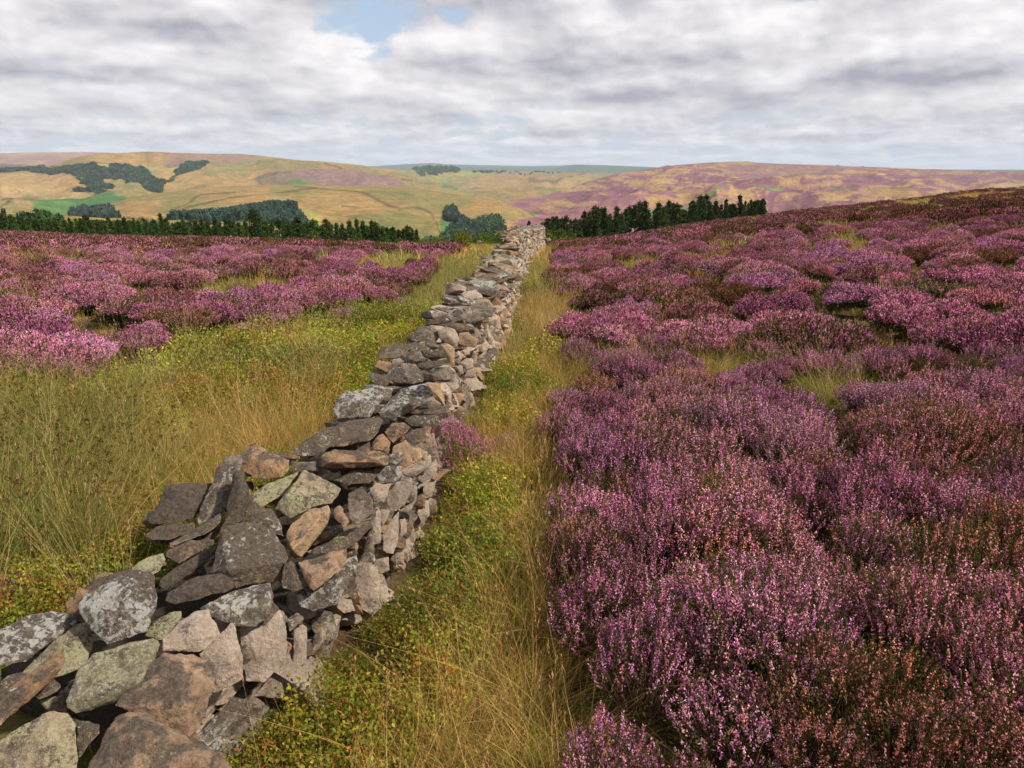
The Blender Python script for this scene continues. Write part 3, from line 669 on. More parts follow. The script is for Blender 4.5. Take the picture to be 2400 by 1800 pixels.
PINK = [(.74,.33,.56),(.62,.25,.46),(.84,.47,.66),(.50,.18,.35),(.88,.52,.56),(.78,.40,.40)]
BUFF = [(.78,.38,.22),(.62,.27,.17),(.85,.50,.33),(.70,.32,.30)]
RUST = [(.42,.22,.15),(.50,.26,.24),(.36,.19,.13),(.48,.22,.28)]
HLEAF = [(.075,.105,.022),(.11,.13,.028),(.055,.075,.02),(.12,.095,.035)]
STEM = [(.12,.085,.06),(.08,.055,.04),(.16,.12,.09)]
def heather(kind, R, H, n_sp, lod, pal, fl=1.0, leafy=1.0):
    """a heather plant; returns (flowers soup, foliage soup)"""
    fs, gs = Soup(), Soup()
    x, y = disc(n_sp, R); q = np.hypot(x, y)/R
    lump = .75+.5*vnoise(x/R*2.2+kind*7, y/R*2.2, kind+3)
    z = H*(1-.62*q**2.2)*lump*rng.uniform(.82, 1.12, n_sp)
    tip = np.stack([x, y, z], 1); root = np.stack([x*.45, y*.45, np.full(n_sp, -.04)], 1)
    ax = tip-root; ax /= np.linalg.norm(ax, axis=1)[:, None]; ax = ax+rng.normal(size=ax.shape)*.16; ax[:, 2] = abs(ax[:, 2])+.15
    ax /= np.linalg.norm(ax, axis=1)[:, None]
    flower = rng.uniform(0, 1, n_sp) < fl
    if lod == 0:
        # stems
        m = n_sp
        gs.blades(root, tip-root, np.linalg.norm(tip-root, axis=1), .004, pick(STEM, m), .04, 2)
        # leafy shoots
        for k in range(int(15*leafy)):
            t = rng.uniform(.0, .16, m)[:, None]; P = tip-ax*t+rng.normal(size=(m, 3))*.006
            gs.leaves(P, ax+rng.normal(size=(m, 3))*.5, .016, .005, pick(HLEAF, m))
        tp = tip[flower]; a = ax[flower]; m = len(tp); Ls = rng.uniform(.05, .095, m); bc = pick(pal, m, .1)
        for k in range(15):
            t = (k+rng.uniform(-.4, .4, m))/15
            off = rng.normal(size=(m, 3)); off /= np.linalg.norm(off, axis=1)[:, None]
            w = (.0085*(1-.55*t))[:, None]
            P = tp-a*(Ls*(1-t))[:, None]*1.0+off*w
            c = bc*(1+.25*rng.normal(size=(m, 1)))
            fs.blobs(P, off+a*.6, rng.uniform(.0036, .0052, m), rng.uniform(.0024, .0036, m), np.clip(c, 0, 1), 't')
    elif lod == 1:
        m = n_sp
        for k in range(int(4*leafy)):
            t = rng.uniform(.02, .2, m)[:, None]
            gs.leaves(tip-ax*t+rng.normal(size=(m, 3))*.02, ax+rng.normal(size=(m, 3))*.5, .045, .016, pick(HLEAF, m))
        tp = tip[flower]; a = ax[flower]; m = len(tp); bc = pick(pal, m, .12)
        for k in range(8):
            t = rng.uniform(0, .07, m)[:, None]; P = tp-a*t+rng.normal(size=(m, 3))*.011
            fs.blobs(P, a+rng.normal(size=(m, 3))*.5, rng.uniform(.007, .013, m), rng.uniform(.004, .007, m), np.clip(bc*(1+.22*rng.normal(size=(m, 1))), 0, 1), 't')
    else:
        m = n_sp
        for k in range(int(2*leafy)):
            t = rng.uniform(.03, .25, m)[:, None]
            gs.leaves(tip-ax*t+rng.normal(size=(m, 3))*.04, ax+rng.normal(size=(m, 3))*.5, .11, .045, pick(HLEAF, m))
        tp = tip[flower]; a = ax[flower]; m = len(tp)
        for k in range(2):
            P = tp+rng.normal(size=(m, 3))*.03
            fs.blobs(P, a+rng.normal(size=(m, 3))*.6, rng.uniform(.014, .026, m), rng.uniform(.009, .015, m), pick(pal, m, .2), 't')
    return fs, gs
def grass_tuft(n, R, L, W, pal, bend=.35, seg=4, heads=0, spread=.35):
    s = Soup(); x, y = disc(n, R); P = np.stack([x, y, np.full(n, -.02)], 1)
    d = np.stack([x/R*spread+rng.normal(size=n)*.22, y/R*spread+rng.normal(size=n)*.22, np.ones(n)], 1)
    Ls = L*rng.uniform(.55, 1.1, n); s.blades(P, d, Ls, W, pick(pal, n, .18), rng.uniform(.1, bend, n), seg)
    if heads:
        x, y = disc(heads, R*.8); P = np.stack([x, y, np.zeros(heads)], 1)
        d = np.stack([rng.normal(size=heads)*.25, rng.normal(size=heads)*.25, np.ones(heads)], 1); Lh = L*rng.uniform(1.2, 1.7, heads)
        tips = s.blades(P, d, Lh, W*.6, pick([(.42,.30,.13),(.5,.38,.2)], heads), rng.uniform(.05, .2, heads), seg)
        for k in range(8):
            dd = d/np.linalg.norm(d, axis=1)[:, None]; Q = tips-dd*rng.uniform(0, .07, heads)[:, None]*(L/.35)+rng.normal(size=(heads, 3))*.002
            s.leaves(Q, dd+rng.normal(size=(heads, 3))*.3, .014*(L/.35), .0035*(W/.003), pick([(.45,.33,.17),(.36,.24,.12)], heads))
    return s
def bilberry(n_st, R, H, per, lsz, pal):
    s = Soup(); x, y = disc(n_st, R); q = np.hypot(x, y)/R
    z = H*(1-.5*q*q)*rng.uniform(.6, 1.15, n_st); tip = np.stack([x, y, z], 1); root = np.stack([x*.5, y*.5, np.full(n_st, -.03)], 1)
    d = tip-root; L = np.linalg.norm(d, axis=1); s.blades(root, d, L, .003, pick([(.14,.15,.04),(.2,.12,.05)], n_st), .05, 2)
    bc = pick(pal, n_st, .15)
    for k in range(per):
        t = rng.uniform(.35, 1.0, n_st)[:, None]; P = root+d*t+rng.normal(size=(n_st, 3))*.012
        dd = rng.normal(size=(n_st, 3)); dd[:, 2] = abs(dd[:, 2])*.7+.15
        s.leaves(P, dd, rng.uniform(.7, 1.2, n_st)*lsz, rng.uniform(.55, .75, n_st)*lsz, np.clip(bc*(1+.11*rng.normal(size=(n_st, 1))), 0, 1), .12)
    return s
STRAW = [(.46,.33,.13),(.38,.27,.10),(.52,.40,.20),(.34,.26,.08)]
GREEN = [(.16,.19,.045),(.22,.23,.06),(.12,.15,.04),(.30,.26,.08)]
MIXG = STRAW+GREEN
BGREEN = [(.21,.26,.035),(.16,.21,.03),(.28,.31,.04),(.18,.22,.035),(.30,.27,.045)]
BMIX = BGREEN+[(.26,.15,.05),(.30,.11,.035),(.24,.20,.05)]

JREV = True      # a Join Geometry node lists its inputs last to first
# ---------- stuff: points that carry instances ----------
def src(name, me):
    return bpy.data.objects.new(name, me)          # a source mesh, not linked into the scene
def scatter(name, srcs, P, rot, scl, tint, label, cat, group=None, idx=None):
    n = len(P)
    if n == 0: return None
    me = bpy.data.meshes.new(name); me.vertices.add(n); me.vertices.foreach_set('co', np.asarray(P, np.float32).ravel())
    def at(nm, ty, key, data):
        a = me.attributes.new(nm, ty, 'POINT'); a.data.foreach_set(key, np.asarray(data, np.float32 if ty != 'INT' else np.int32).ravel())
    at('rot', 'FLOAT_VECTOR', 'vector', rot); at('scl', 'FLOAT_VECTOR', 'vector', scl); at('idx', 'INT', 'value', rng.integers(0, len(srcs), n) if idx is None else (len(srcs)-1-idx if JREV else idx))
    at('tint', 'FLOAT_COLOR', 'color', np.hstack([tint, np.ones((n, 1))]))
    o = link(name, me); g = bpy.data.node_groups.new(name, 'GeometryNodeTree')
    g.interface.new_socket('Geometry', in_out='INPUT', socket_type='NodeSocketGeometry'); g.interface.new_socket('Geometry', in_out='OUTPUT', socket_type='NodeSocketGeometry')
    nd = g.nodes; gi = nd.new('NodeGroupInput'); go = nd.new('NodeGroupOutput'); ip = nd.new('GeometryNodeInstanceOnPoints'); jg = nd.new('GeometryNodeJoinGeometry')
    for s_ in srcs:
        oi = nd.new('GeometryNodeObjectInfo'); oi.inputs['Object'].default_value = s_; oi.inputs['As Instance'].default_value = True
        g.links.new(oi.outputs['Geometry'], jg.inputs[0])
    def na(nm, ty):
        a = nd.new('GeometryNodeInputNamedAttribute'); a.data_type = ty; a.inputs['Name'].default_value = nm; return a.outputs['Attribute']
    g.links.new(gi.outputs[0], ip.inputs['Points']); g.links.new(jg.outputs[0], ip.inputs['Instance']); ip.inputs['Pick Instance'].default_value = True
    g.links.new(na('idx', 'INT'), ip.inputs['Instance Index']); g.links.new(na('rot', 'FLOAT_VECTOR'), ip.inputs['Rotation']); g.links.new(na('scl', 'FLOAT_VECTOR'), ip.inputs['Scale'])
    g.links.new(ip.outputs[0], go.inputs[0])
    md = o.modifiers.new('scatter', 'NODES'); md.node_group = g
    return tag(o, label, cat, group, 'stuff')

# ---------- sample the moor ----------
def candidates(r0, r1, dens, amax=.80):
    n = int(dens*amax*(r1*r1-r0*r0)); r = np.sqrt(rng.uniform(r0*r0, r1*r1, n)); a = rng.uniform(-amax, amax, n)
    return r*np.sin(a), r*np.cos(a)
def tilt(n, t=.12): return np.stack([rng.normal(size=n)*t, rng.normal(size=n)*t, rng.uniform(0, 6.28, n)], 1)

HV = {0: [], 1: [], 2: []}
for k in range(5): HV[0].append(heather(k, .21, .21, 190, 0, PINK, [.88, .68, .82, .55, .72][k]))
for k in range(2): HV[0].append(heather(10+k, .21, .20, 170, 0, PINK, [.35, .18][k], 1.5))
for k in range(3): HV[0].append(heather(20+k, .21, .20, 180, 0, BUFF+PINK[4:], [.8, .65, .4][k], 1.2))
for k in range(5): HV[1].append(heather(k, .30, .18, 460, 1, PINK, [1, .9, .95, .8, 1][k]))
for k in range(2): HV[1].append(heather(10+k, .30, .17, 360, 1, PINK, [.4, .15][k], 1.4))
for k in range(2): HV[1].append(heather(20+k, .30, .17, 360, 1, RUST, [.8, .5][k]))
for k in range(5): HV[2].append(heather(k, .5, .19, 800, 2, PINK+PINK[4:5], [1, .85, .95, .7, .9][k]))
HV[2].append(heather(12, .5, .17, 700, 2, PINK[3:4]+BUFF[:1], .25, 1.5)); HV[2].append(heather(13, .5, .17, 700, 2, RUST, .6))
NK = {0: (5, 2, 3), 1: (5, 2, 2), 2: (5, 1, 1)}
SRC0 = [src('heather_plant', join_soup('heather_plant', [(f, M_FLOWER), (g, M_LEAF)])) for f, g in HV[0]]
SRC1 = [src('heather_plant', join_soup('heather_plant', [(f, M_FLOWER), (g, M_LEAF)])) for f, g in HV[1]]
SRC2 = [src('heather_plant', join_soup('heather_plant', [(f, M_FLOWER), (g, M_LEAF)])) for f, g in HV[2]]
GT0 = [src('tuft', grass_tuft(95, .11, .40, .0030, p, .85, 6, h, .6).mesh('tuft', M_GRASS)) for p, h in ((MIXG, 3), (STRAW+GREEN[:2], 5), (GREEN, 0), (MIXG, 2))]
GT1 = [src('tuft', grass_tuft(70, .2, .34, .008, p, .45, 3, h, .4).mesh('tuft', M_GRASS)) for p, h in ((MIXG, 5), (STRAW, 8), (GREEN+STRAW[:1], 2))]
GT2 = [src('tuft', grass_tuft(60, .5, .42, .03, p, .4, 2, 0, .3).mesh('tuft', M_GRASS)) for p in (MIXG, STRAW, GREEN+STRAW[:2])]
BB0 = [src('bilberry', bilberry(75, .19, .24, 11, .0155, p).mesh('bilberry', M_BILB)) for p in (BGREEN, BGREEN+BMIX, BMIX, BGREEN)]
BB1 = [src('bilberry', bilberry(90, .32, .26, 8, .026, p).mesh('bilberry', M_BILB)) for p in (BGREEN, BMIX)]

def tints_heather(x, y, r):
    """each cushion has its own bloom: vivid, pale, dusky"""
    m, k1, k2 = cushions(x, y); a = fbm(x*.25, y*.25, 2, 101); n = len(x)
    P = np.array([(1.06,.90,1.04),(1.12,1.02,1.06),(.88,.66,.86),(1.0,.78,.96),(.78,.62,.66),(1.10,.95,.90),(.98,.86,1.10)])
    P = P*np.array((.94, .90, .94)); t = P[(k1*6.99).astype(int)]; t = t*.75+P[(k2*6.99).astype(int)]*.25
    return t*(.86+.28*a)[:, None]*(1+.07*rng.normal(size=(n, 1)))
TP = np.array([(1.06,.80,1.0),(1.12,.92,1.06),(.80,.54,.74),(.94,.66,.88),(.70,.52,.50),(1.0,.76,.80),(.98,.78,1.06)])
def tints_mid(x, y, r):
    d, k, g = cush_mid(x, y); t = TP[(k*6.99).astype(int)]*np.array((.92, .96, .88)); return t*(1+.07*rng.normal(size=(len(x), 1)))
def tints_low(x, y, r):
    return np.tile((.82, .78, .66), (len(x), 1))*(1+.12*rng.normal(size=(len(x), 1)))
def tints_far(x, y, r):
    d, k, g = cush_mid(x, y); q = sst(.15, .5, np.arctan2(x, y))[:, None]
    t = (TP[(k*6.99).astype(int)]*.6+.4*np.array((.95,.76,.85)))*(np.array((.90, .80, .84))*(1-q)+np.array((.72, .62, .55))*q); return t*(1+.07*rng.normal(size=(len(x), 1)))
def variant(x, y, lod):
    """cushions in bloom, cushions nearly bare of flowers, cushions gone over to rust"""
    m, k1, k2 = cushions(x, y)
    if lod: dd, k1, gg = cush_mid(x, y); k2 = k1*0; m = 1-dd*.6
    a, b, c = NK[lod]; n = len(x); u = (k1*7.3+k2*3.1) % 1.0; g = fbm(x*.35, y*.35, 2, 171)
    typ = np.where(u < .17, 1, np.where(u < .28+.5*(g-.5)*(1 if lod == 0 else .4), 2, 0))
    typ = np.where(rng.uniform(size=n) < .12, rng.integers(0, 3, n), typ); low = (m < .33) & (rng.uniform(size=n) < .5); typ = np.where(low, 1, typ)
    return np.where(typ == 0, rng.integers(0, a, n), np.where(typ == 1, a+rng.integers(0, b, n), a+b+rng.integers(0, c, n)))
def place(r0, r1, dens, srcs, want, scale, name, label, cat, lift=0.0, tints=None, keep=None, sz=(.8, 1.25), t=.12, group=None, lod=None, low=False):
    wide = r1 < 10; x, y = candidates(r0, r1, dens, 1.25 if wide else .80)
    if wide: k_ = (np.arctan2(x, y) > -.85) & ((np.arctan2(x, y) < .8) | (rng.uniform(size=len(x)) < .7)); x, y = x[k_], y[k_]
    zone, px, py, r, d = classify(x, y)
    W = wallW(r)
    ok = np.isin(zone, want) & ((d < -.02) | (d > W+.02) | (d == 99)) & ((px > -500) & (px < 2900) | (wide & (x > 0))) & (r < 160)
    if keep is not None: ok &= keep(x, y, r, d, px, py, zone)
    x, y, r, d = x[ok], y[ok], r[ok], d[ok]; n = len(x)
    m = MOUND(x, y)
    z = ground(x, y)
    s = scale*rng.uniform(*sz, n)
    if cat == 'heather':
        if lod: m = np.sqrt(np.clip(1-(cush_mid(x, y)[0]/1.0)**2, 0, 1))*1.0
        if lod == 0: m = np.where(r < 5.2, m, np.sqrt(np.clip(1-cush_mid(x, y)[0]**2, 0, 1)))
        fl_ = 1-.30*sst(4.2, 7.5, r) if lod == 0 else 1.0
        hs = (.70+.55*m)*fl_; z = z+lift*fl_*(m-.1); s = s*(.78+.3*m)
    else: hs = rng.uniform(.8, 1.2, n)
    # nothing grows through the tumbled stones
    inst = np.ones(n)
    if r0 < 5:
        for cen, back, size in BACK: inst[np.hypot(x-cen.x-back.x*size*.3, y-cen.y-back.y*size*.3) < size*.62+(.05 if cat == 'bilberry' else .0)] = 0
    # plants by the wall foot stay clear of the stones
    nearw = sst(0, .35, np.where(d < 0, -d, np.where(d < 50, d-wallW(r), 1))); s = s*(.45+.55*nearw)
    scl = np.stack([s, s, s*hs], 1)
    tn = tints(x, y, r) if tints else np.ones((n, 3))*(1+.15*rng.normal(size=(n, 1)))
    q = inst > 0
    ix = variant(x, y, lod)[q] if lod is not None else None
    if low: a_, b_, c_ = NK[lod]; ix = np.where(rng.uniform(size=q.sum()) < .7, a_+rng.integers(0, b_, q.sum()), a_+b_+rng.integers(0, c_, q.sum()))
    return scatter(name, srcs, np.stack([x, y, z], 1)[q], tilt(n, t)[q], scl[q], tn[q], label, cat, group, ix)
bare = lambda thr, sd, f=1.0: (lambda x, y, r, d, px, py, z: fbm(x*f, y*f, 3, sd) > thr)
rightside = lambda x, y, r, d, px, py, z: (px > 1150)
G_H = 'heather of the moor'
# near heather, right of the wall
cush = lambda thr: (lambda x, y, r, d, px, py, z: np.where(r < 5.2, MOUND(x, y)+.25*(vnoise(x*3, y*3, 9)-.5) > thr, cush_mid(x, y)[0] < .60))
cushm = lambda x, y, r, d, px, py, z: cush_mid(x, y)[0] < np.where(x < 0, .48, .51)
place(1.3, 9.5, 24, SRC0, [0], 1.0, 'heather', 'close purple, pink and rust flowering heather cushions in the right foreground', 'heather', .30, tints_heather, cush(.36), group=G_H, lod=0)
place(1.3, 9.5, 13, SRC0, [0], .78, 'heather', 'low green and rust heather in the hollows between the near cushions', 'heather', .0, tints_low, lambda x, y, r, d, px, py, z: ~cush(.38)(x, y, r, d, px, py, z) & ((r < 5.5) | (rng.uniform(size=len(x)) < .55)), group=G_H, lod=0, low=True)
place(9.0, 33, 13, SRC1, [0], .92, 'heather', 'mounded purple heather cushions across the middle of the moor on both sides of the wall', 'heather', .27, tints_mid, cushm, group=G_H, lod=1)
place(9.0, 33, 5, SRC1, [0], .6, 'heather', 'low brown and green heather between the purple cushions of the middle moor', 'heather', 0, tints_low, lambda x, y, r, d, px, py, z: (cush_mid(x, y)[0] > .55) & (cush_mid(x, y)[2] < .5), group=G_H, lod=1, low=True)
place(32, 150, 2.6, SRC2, [0], 1.0, 'heather', 'far purple and russet heather reaching the brow of the moor', 'heather', .22, tints_far, lambda x, y, r, d, px, py, z: cush_mid(x, y)[0] < .50, group=G_H, lod=2)
place(32, 150, 1.2, SRC2, [0], .6, 'heather', 'low russet heather between the farthest cushions', 'heather', 0, tints_low, lambda x, y, r, d, px, py, z: (cush_mid(x, y)[0] > .54) & (cush_mid(x, y)[2] < .5), group=G_H, lod=2, low=True)
# grass
def tg(x, y, r):
    k = sst(.4, .62, fbm(x*.5, y*.5, 3, 151))[:, None]; return (np.array((.85, 1.0, .8))*(1-k)+np.array((1.25, 1.02, .85))*k)*(1+.15*rng.normal(size=(len(x), 1)))
place(1.6, 9, 52, GT0, [1, 2], 1.0, 'grass', 'green and straw grass beside the wall in the foreground', 'grass', tints=tg, keep=lambda x, y, r, d, px, py, z: (z == 1) | (rng.uniform(size=len(x)) < .08), t=.3)
place(8.5, 27, 8, GT1, [1, 2], 1.0, 'grass', 'pale straw grass between the heather mounds in the middle distance', 'grass', tints=tg, keep=lambda x, y, r, d, px, py, z: (z == 1) | (rng.uniform(size=len(x)) < .35), t=.2)
place(8.5, 34, 13, GT1, [0], .48, 'grass', 'thin straw grass in the gaps between the heather cushions', 'grass', tints=tg, t=.2, keep=lambda x, y, r, d, px, py, z: ~cushm(x, y, r, d, px, py, z))
place(32, 150, 2.2, GT2, [0], .4, 'grass', 'straw showing between the farthest heather', 'grass', tints=tg, t=.15, keep=lambda x, y, r, d, px, py, z: cush_mid(x, y)[0] > .8)
place(26, 150, 1.9, GT2, [1], 1.0, 'grass', 'distant straw coloured grass patches on the moor', 'grass', tints=tg, t=.15)
place(1.6, 5.5, 5.0, GT0[:1], [0], .8, 'grass', 'lone grass stalks among the near heather', 'grass', tints=tg, t=.3)
place(5.2, 9.5, 26, GT0[:2], [0], .62, 'grass', 'green and straw grass in the gaps between the nearer heather cushions', 'grass', tints=tg, t=.3, keep=lambda x, y, r, d, px, py, z: cush_mid(x, y)[0] > .70)
# bilberry
def tb(x, y, r):
    k = sst(.42, .6, fbm(x*1.1, y*1.1, 2, 191))[:, None]; q = sst(.52, .66, fbm(x*.9, y*.9, 2, 193))[:, None]
    t = np.array((.72, .78, .8))*(1-k)+np.array((1.25, 1.15, .95))*k; t = t*(1-q)+np.array((1.0, .82, .75))*q; return t*(1+.12*rng.normal(size=(len(x), 1)))
place(1.6, 8.5, 44, BB0, [2], 1.15, 'bilberry', 'yellow green bilberry with red leaves at the foot of the wall', 'bilberry', tints=tb, t=.15)
place(8, 26, 8, BB1, [2], 1.15, 'bilberry', 'bright green bilberry along the wall in the middle distance', 'bilberry', tints=tb, t=.15)

# ---------- straw stalks, rushes ----------
STALK = [src('stalks', grass_tuft(26, .12, .62, .0034, STRAW[:3], .28, 6, 9, .25).mesh('stalks', M_GRASS)) for k in range(3)]
place(2.6, 9.5, 5.5, STALK, [1, 2], 1.0, 'straw_stalks', 'tall thin straw stalks standing over the bilberry', 'grass', keep=lambda x, y, r, d, px, py, z: (px < 900) & (d > 0) & (fbm(x*1.2, y*1.2, 2, 9) > .42) | ((px > 900) & (rng.uniform(size=len(x)) < .22)), t=.2)
place(9.0, 18, 4.5, STALK, [1], 1.1, 'straw_stalks', 'golden stalks in the strip right of the wall', 'grass', keep=lambda x, y, r, d, px, py, z: (d < 0) & (d > -2.6), t=.15)
def rush(n, R, L):
    s = Soup(); x, y = disc(n, R); P = np.stack([x, y, np.full(n, -.02)], 1)
    d = np.stack([x/R*.35+rng.normal(size=n)*.13, y/R*.35+rng.normal(size=n)*.13, np.ones(n)], 1); Ls = L*rng.uniform(.6, 1.1, n)
    tips = s.blades(P, d, Ls, .0042, pick([(.12,.17,.035),(.17,.21,.045),(.36,.27,.09),(.44,.32,.13),(.20,.20,.05)], n, .15), rng.uniform(.06, .42, n), 7)
    k = rng.uniform(size=n) < .14; dd = d[k]/np.linalg.norm(d[k], axis=1)[:, None]; Q = (P[k]+dd*(Ls[k]*.8)[:, None])
    for q in range(9): s.blobs(Q+rng.normal(size=Q.shape)*.007, rng.normal(size=Q.shape), .006, .004, pick([(.09,.04,.02),(.14,.07,.03)], len(Q)), 't')
    return s
RU = [rush(150, .14, .74).mesh('rush', M_GRASS) for k in range(3)]
RUS = [src('rush', m) for m in RU]
def in_rush(x, y, r, d, px, py, z): return fbm(x*1.5, y*1.5, 2, 5) > .3
place(2.2, 8.5, 17, RUS, [3], 1.0, 'rushes', 'tall green and straw rushes with brown seed heads at the left edge', 'rushes', keep=in_rush, t=.12)
place(2.2, 8.5, 16, GT0[:2], [3], 1.1, 'grass', 'tangled straw grass under the rushes at the left edge', 'grass', tints=tg, t=.35)

# ---------- single heather bushes one can pick out ----------
def compound(seed, lod, nb, R, pal, fl):
    """a bush of several overlapping domes, kept as flowers and foliage"""
    fs, gs = Soup(), Soup(); st = np.random.default_rng(seed)
    base = {0: .27, 1: .42}[lod]*(1.3 if nb < 0 else 1)
    for k in range(nb):
        a = st.uniform(0, 6.28); q = R*math.sqrt(st.uniform(0, 1))*.75 if k else 0
        f, g = heather(seed+k, base, base*.85, {0: 260, 1: 420}[lod], lod, pal, fl)
        ox, oy, oz = q*math.cos(a), q*math.sin(a), .20*(1-(q/max(R, .01))**2)*R
        for S_, D in ((f, fs), (g, gs)):
            if not S_.V: continue
            for F_ in (S_.F3, S_.F4):
                pass
            V = np.vstack(S_.V)+np.array((ox, oy, oz)); C = np.vstack(S_.C); b = D.n
            D.V.append(V); D.C.append(C); D.n += len(V)
            D.F3 += [q_+b for q_ in S_.F3]; D.F4 += [q_+b for q_ in S_.F4]
    return fs.mesh('flowers', M_FLOWER), gs.mesh('foliage', M_LEAF)
BUSHM = {('s', 0): compound(401, 0, 4, .34, PINK, 1), ('b', 0): compound(431, 0, 3, .3, BUFF+PINK[2:3], .9),
         ('s', 1): compound(501, 1, 5, .75, PINK, 1), ('t', 1): compound(541, 1, 5, .7, PINK[:4], .85), ('b', 1): compound(581, 1, 4, .65, BUFF+PINK[4:], .5)}
G_B = 'separate heather bushes on the moor'
BUSHES = [  # photo x, y of the foot, width px, type, tint, label
 (357,738,150,'s',(.9,.62,1.0),'deep purple domed heather bush in the left field, beside a grass hollow'),
 (565,690,84,'b',(.75,.8,.7),'small dark greenish heather bush at the edge of the left grass hollow'),
 (768,712,112,'s',(1.05,.9,1),'round pink heather bush farthest left of the bright group near the wall'),
 (800,764,165,'t',(1.05,.85,1.1),'broad purple heather bush at the front of the bright group left of the wall'),
 (893,722,118,'t',(1.1,.95,1.1),'purple heather bush nearest the wall on the left'),
 (590,758,110,'t',(1,.7,1),'dark magenta heather bush just behind the straw grass on the left'),
 (572,803,165,'s',(1.15,1.05,1.1),'pale pink low heather bush edging the green bilberry on the left'),
 (352,800,110,'s',(1.1,.9,1.15),'violet heather bush in the left field in front of brown heather'),
 (200,880,330,'s',(1.15,.95,1.25),'largest bright lilac heather bush, left side above the rushes'),
 (36,948,100,'s',(1.3,1.15,1.1),'pale pink heather bush at the left edge by the rushes'),
 (190,716,66,'s',(1,.75,1.1),'tiny purple heather bush in the far left field'),
 (328,766,120,'b',(1.1,1,1.1),'faded pinkish heather bush left of the deep purple dome'),
 (669,664,84,'b',(1,.9,.8),'brown heather bush among far purple ones on the left'),
 (50,735,150,'t',(1,.85,1),'wide purple heather bush low at the left edge of the field'),
 (447,842,36,'b',(1,.8,1),'very small heather tuft alone in the straw grass on the left'),
 (962,668,90,'b',(1.1,.85,.9),'brownish pink heather bush behind the grass, close left of the wall'),
 (1395,622,130,'t',(.95,.7,.8),'dark rounded heather bush in the right field, near the far end of the wall'),
 (1455,690,120,'s',(1.0,.85,1.15),'bright violet heather bush beside the right grass hollow'),
 (1486,760,130,'s',(1.1,.95,1),'pinkish heather bush behind the mossy hollow on the right'),
 (1573,778,130,'t',(1.05,.85,1.05),'purple heather bush right of the pinkish one beyond the mossy hollow'),
 (1736,760,150,'b',(.95,.85,.85),'big russet heather bush in the right field'),
 (1660,822,120,'s',(1.1,1.0,1.05),'lilac heather bush in the right field edging the mossy hollow'),
 (1420,880,250,'t',(.85,.68,.85),'tall dark heather bush at the corner of the grassy strip, middle right'),
 (1610,925,230,'s',(1.15,1.05,1.15),'sunlit lilac heather bush behind the orange heather, middle right'),
 (2370,905,130,'s',(1.0,.8,1.1),'magenta heather bush at the right edge of the picture'),
 (1995,900,150,'t',(1,.85,.95),'low pink heather bush in the middle of the right field'),
 (5,1420,150,'s',(.95,.7,1.05),'dark purple heather sprigs at the left edge below the rushes'),
 (2130,770,140,'t',(1.0,.8,1.0),'deep pink heather bush far across the right field'),
]
for x, y, w, ty, tint, lab in BUSHES:
    h = hit_ground(x, y); r = math.hypot(*h[:2]); lod = 0 if r < 7.5 else 1
    if (ty, lod) not in BUSHM: ty = 's'
    fm, gm = BUSHM[(ty, lod)]; Rm = {0: .5, 1: 1.0}[lod]; sc = (w/F*r*.5)/Rm*1.05
    e = bpy.data.objects.new('heather_bush', None); COL.objects.link(e); e.location = (h[0], h[1], float(ground(h[0], h[1]))+.02)
    e.rotation_euler = (0, 0, random.uniform(0, 6)); e.scale = (sc, sc, max(sc*.85, .5))
    tag(e, lab, 'heather bush', G_B)
    for nm, me in (('flowers', fm), ('foliage', gm)):
        o = link(nm, me, e); o['tint'] = list(tint) if nm == 'flowers' else [1.0, 1.0, 1.0]
# the pink sprigs growing against the wall
def loose_bush(seed):
    fs, gs = heather(seed, .34, .40, 260, 0, PINK[:2]+PINK[3:4], .85, 1.0); return fs.mesh('flowers', M_FLOWER), gs.mesh('foliage', M_LEAF)
LB = loose_bush(77)
for (px, py), sc, lab in (((1068,1100),.95,'small vivid pink heather bush growing right against the wall'), ((1180,1075),.5,'sparse pink heather sprigs in the grassy strip right of the bush against the wall'), ((1262,1030),.55,'little pink heather tuft at the edge of the grassy strip below the mossy hummock')):
    h = hit_ground(px, py); e = bpy.data.objects.new('heather_bush', None); COL.objects.link(e); e.location = (h[0], h[1], h[2]); e.scale = (sc, sc, sc*1.05); e.rotation_euler = (0, 0, sc*9)
    tag(e, lab, 'heather bush', G_B)
    for nm, me in zip(('flowers', 'foliage'), LB):
        o = link(nm, me, e); o['tint'] = [1.2, .8, 1.1] if nm == 'flowers' else [1.0, 1.0, 1.0]
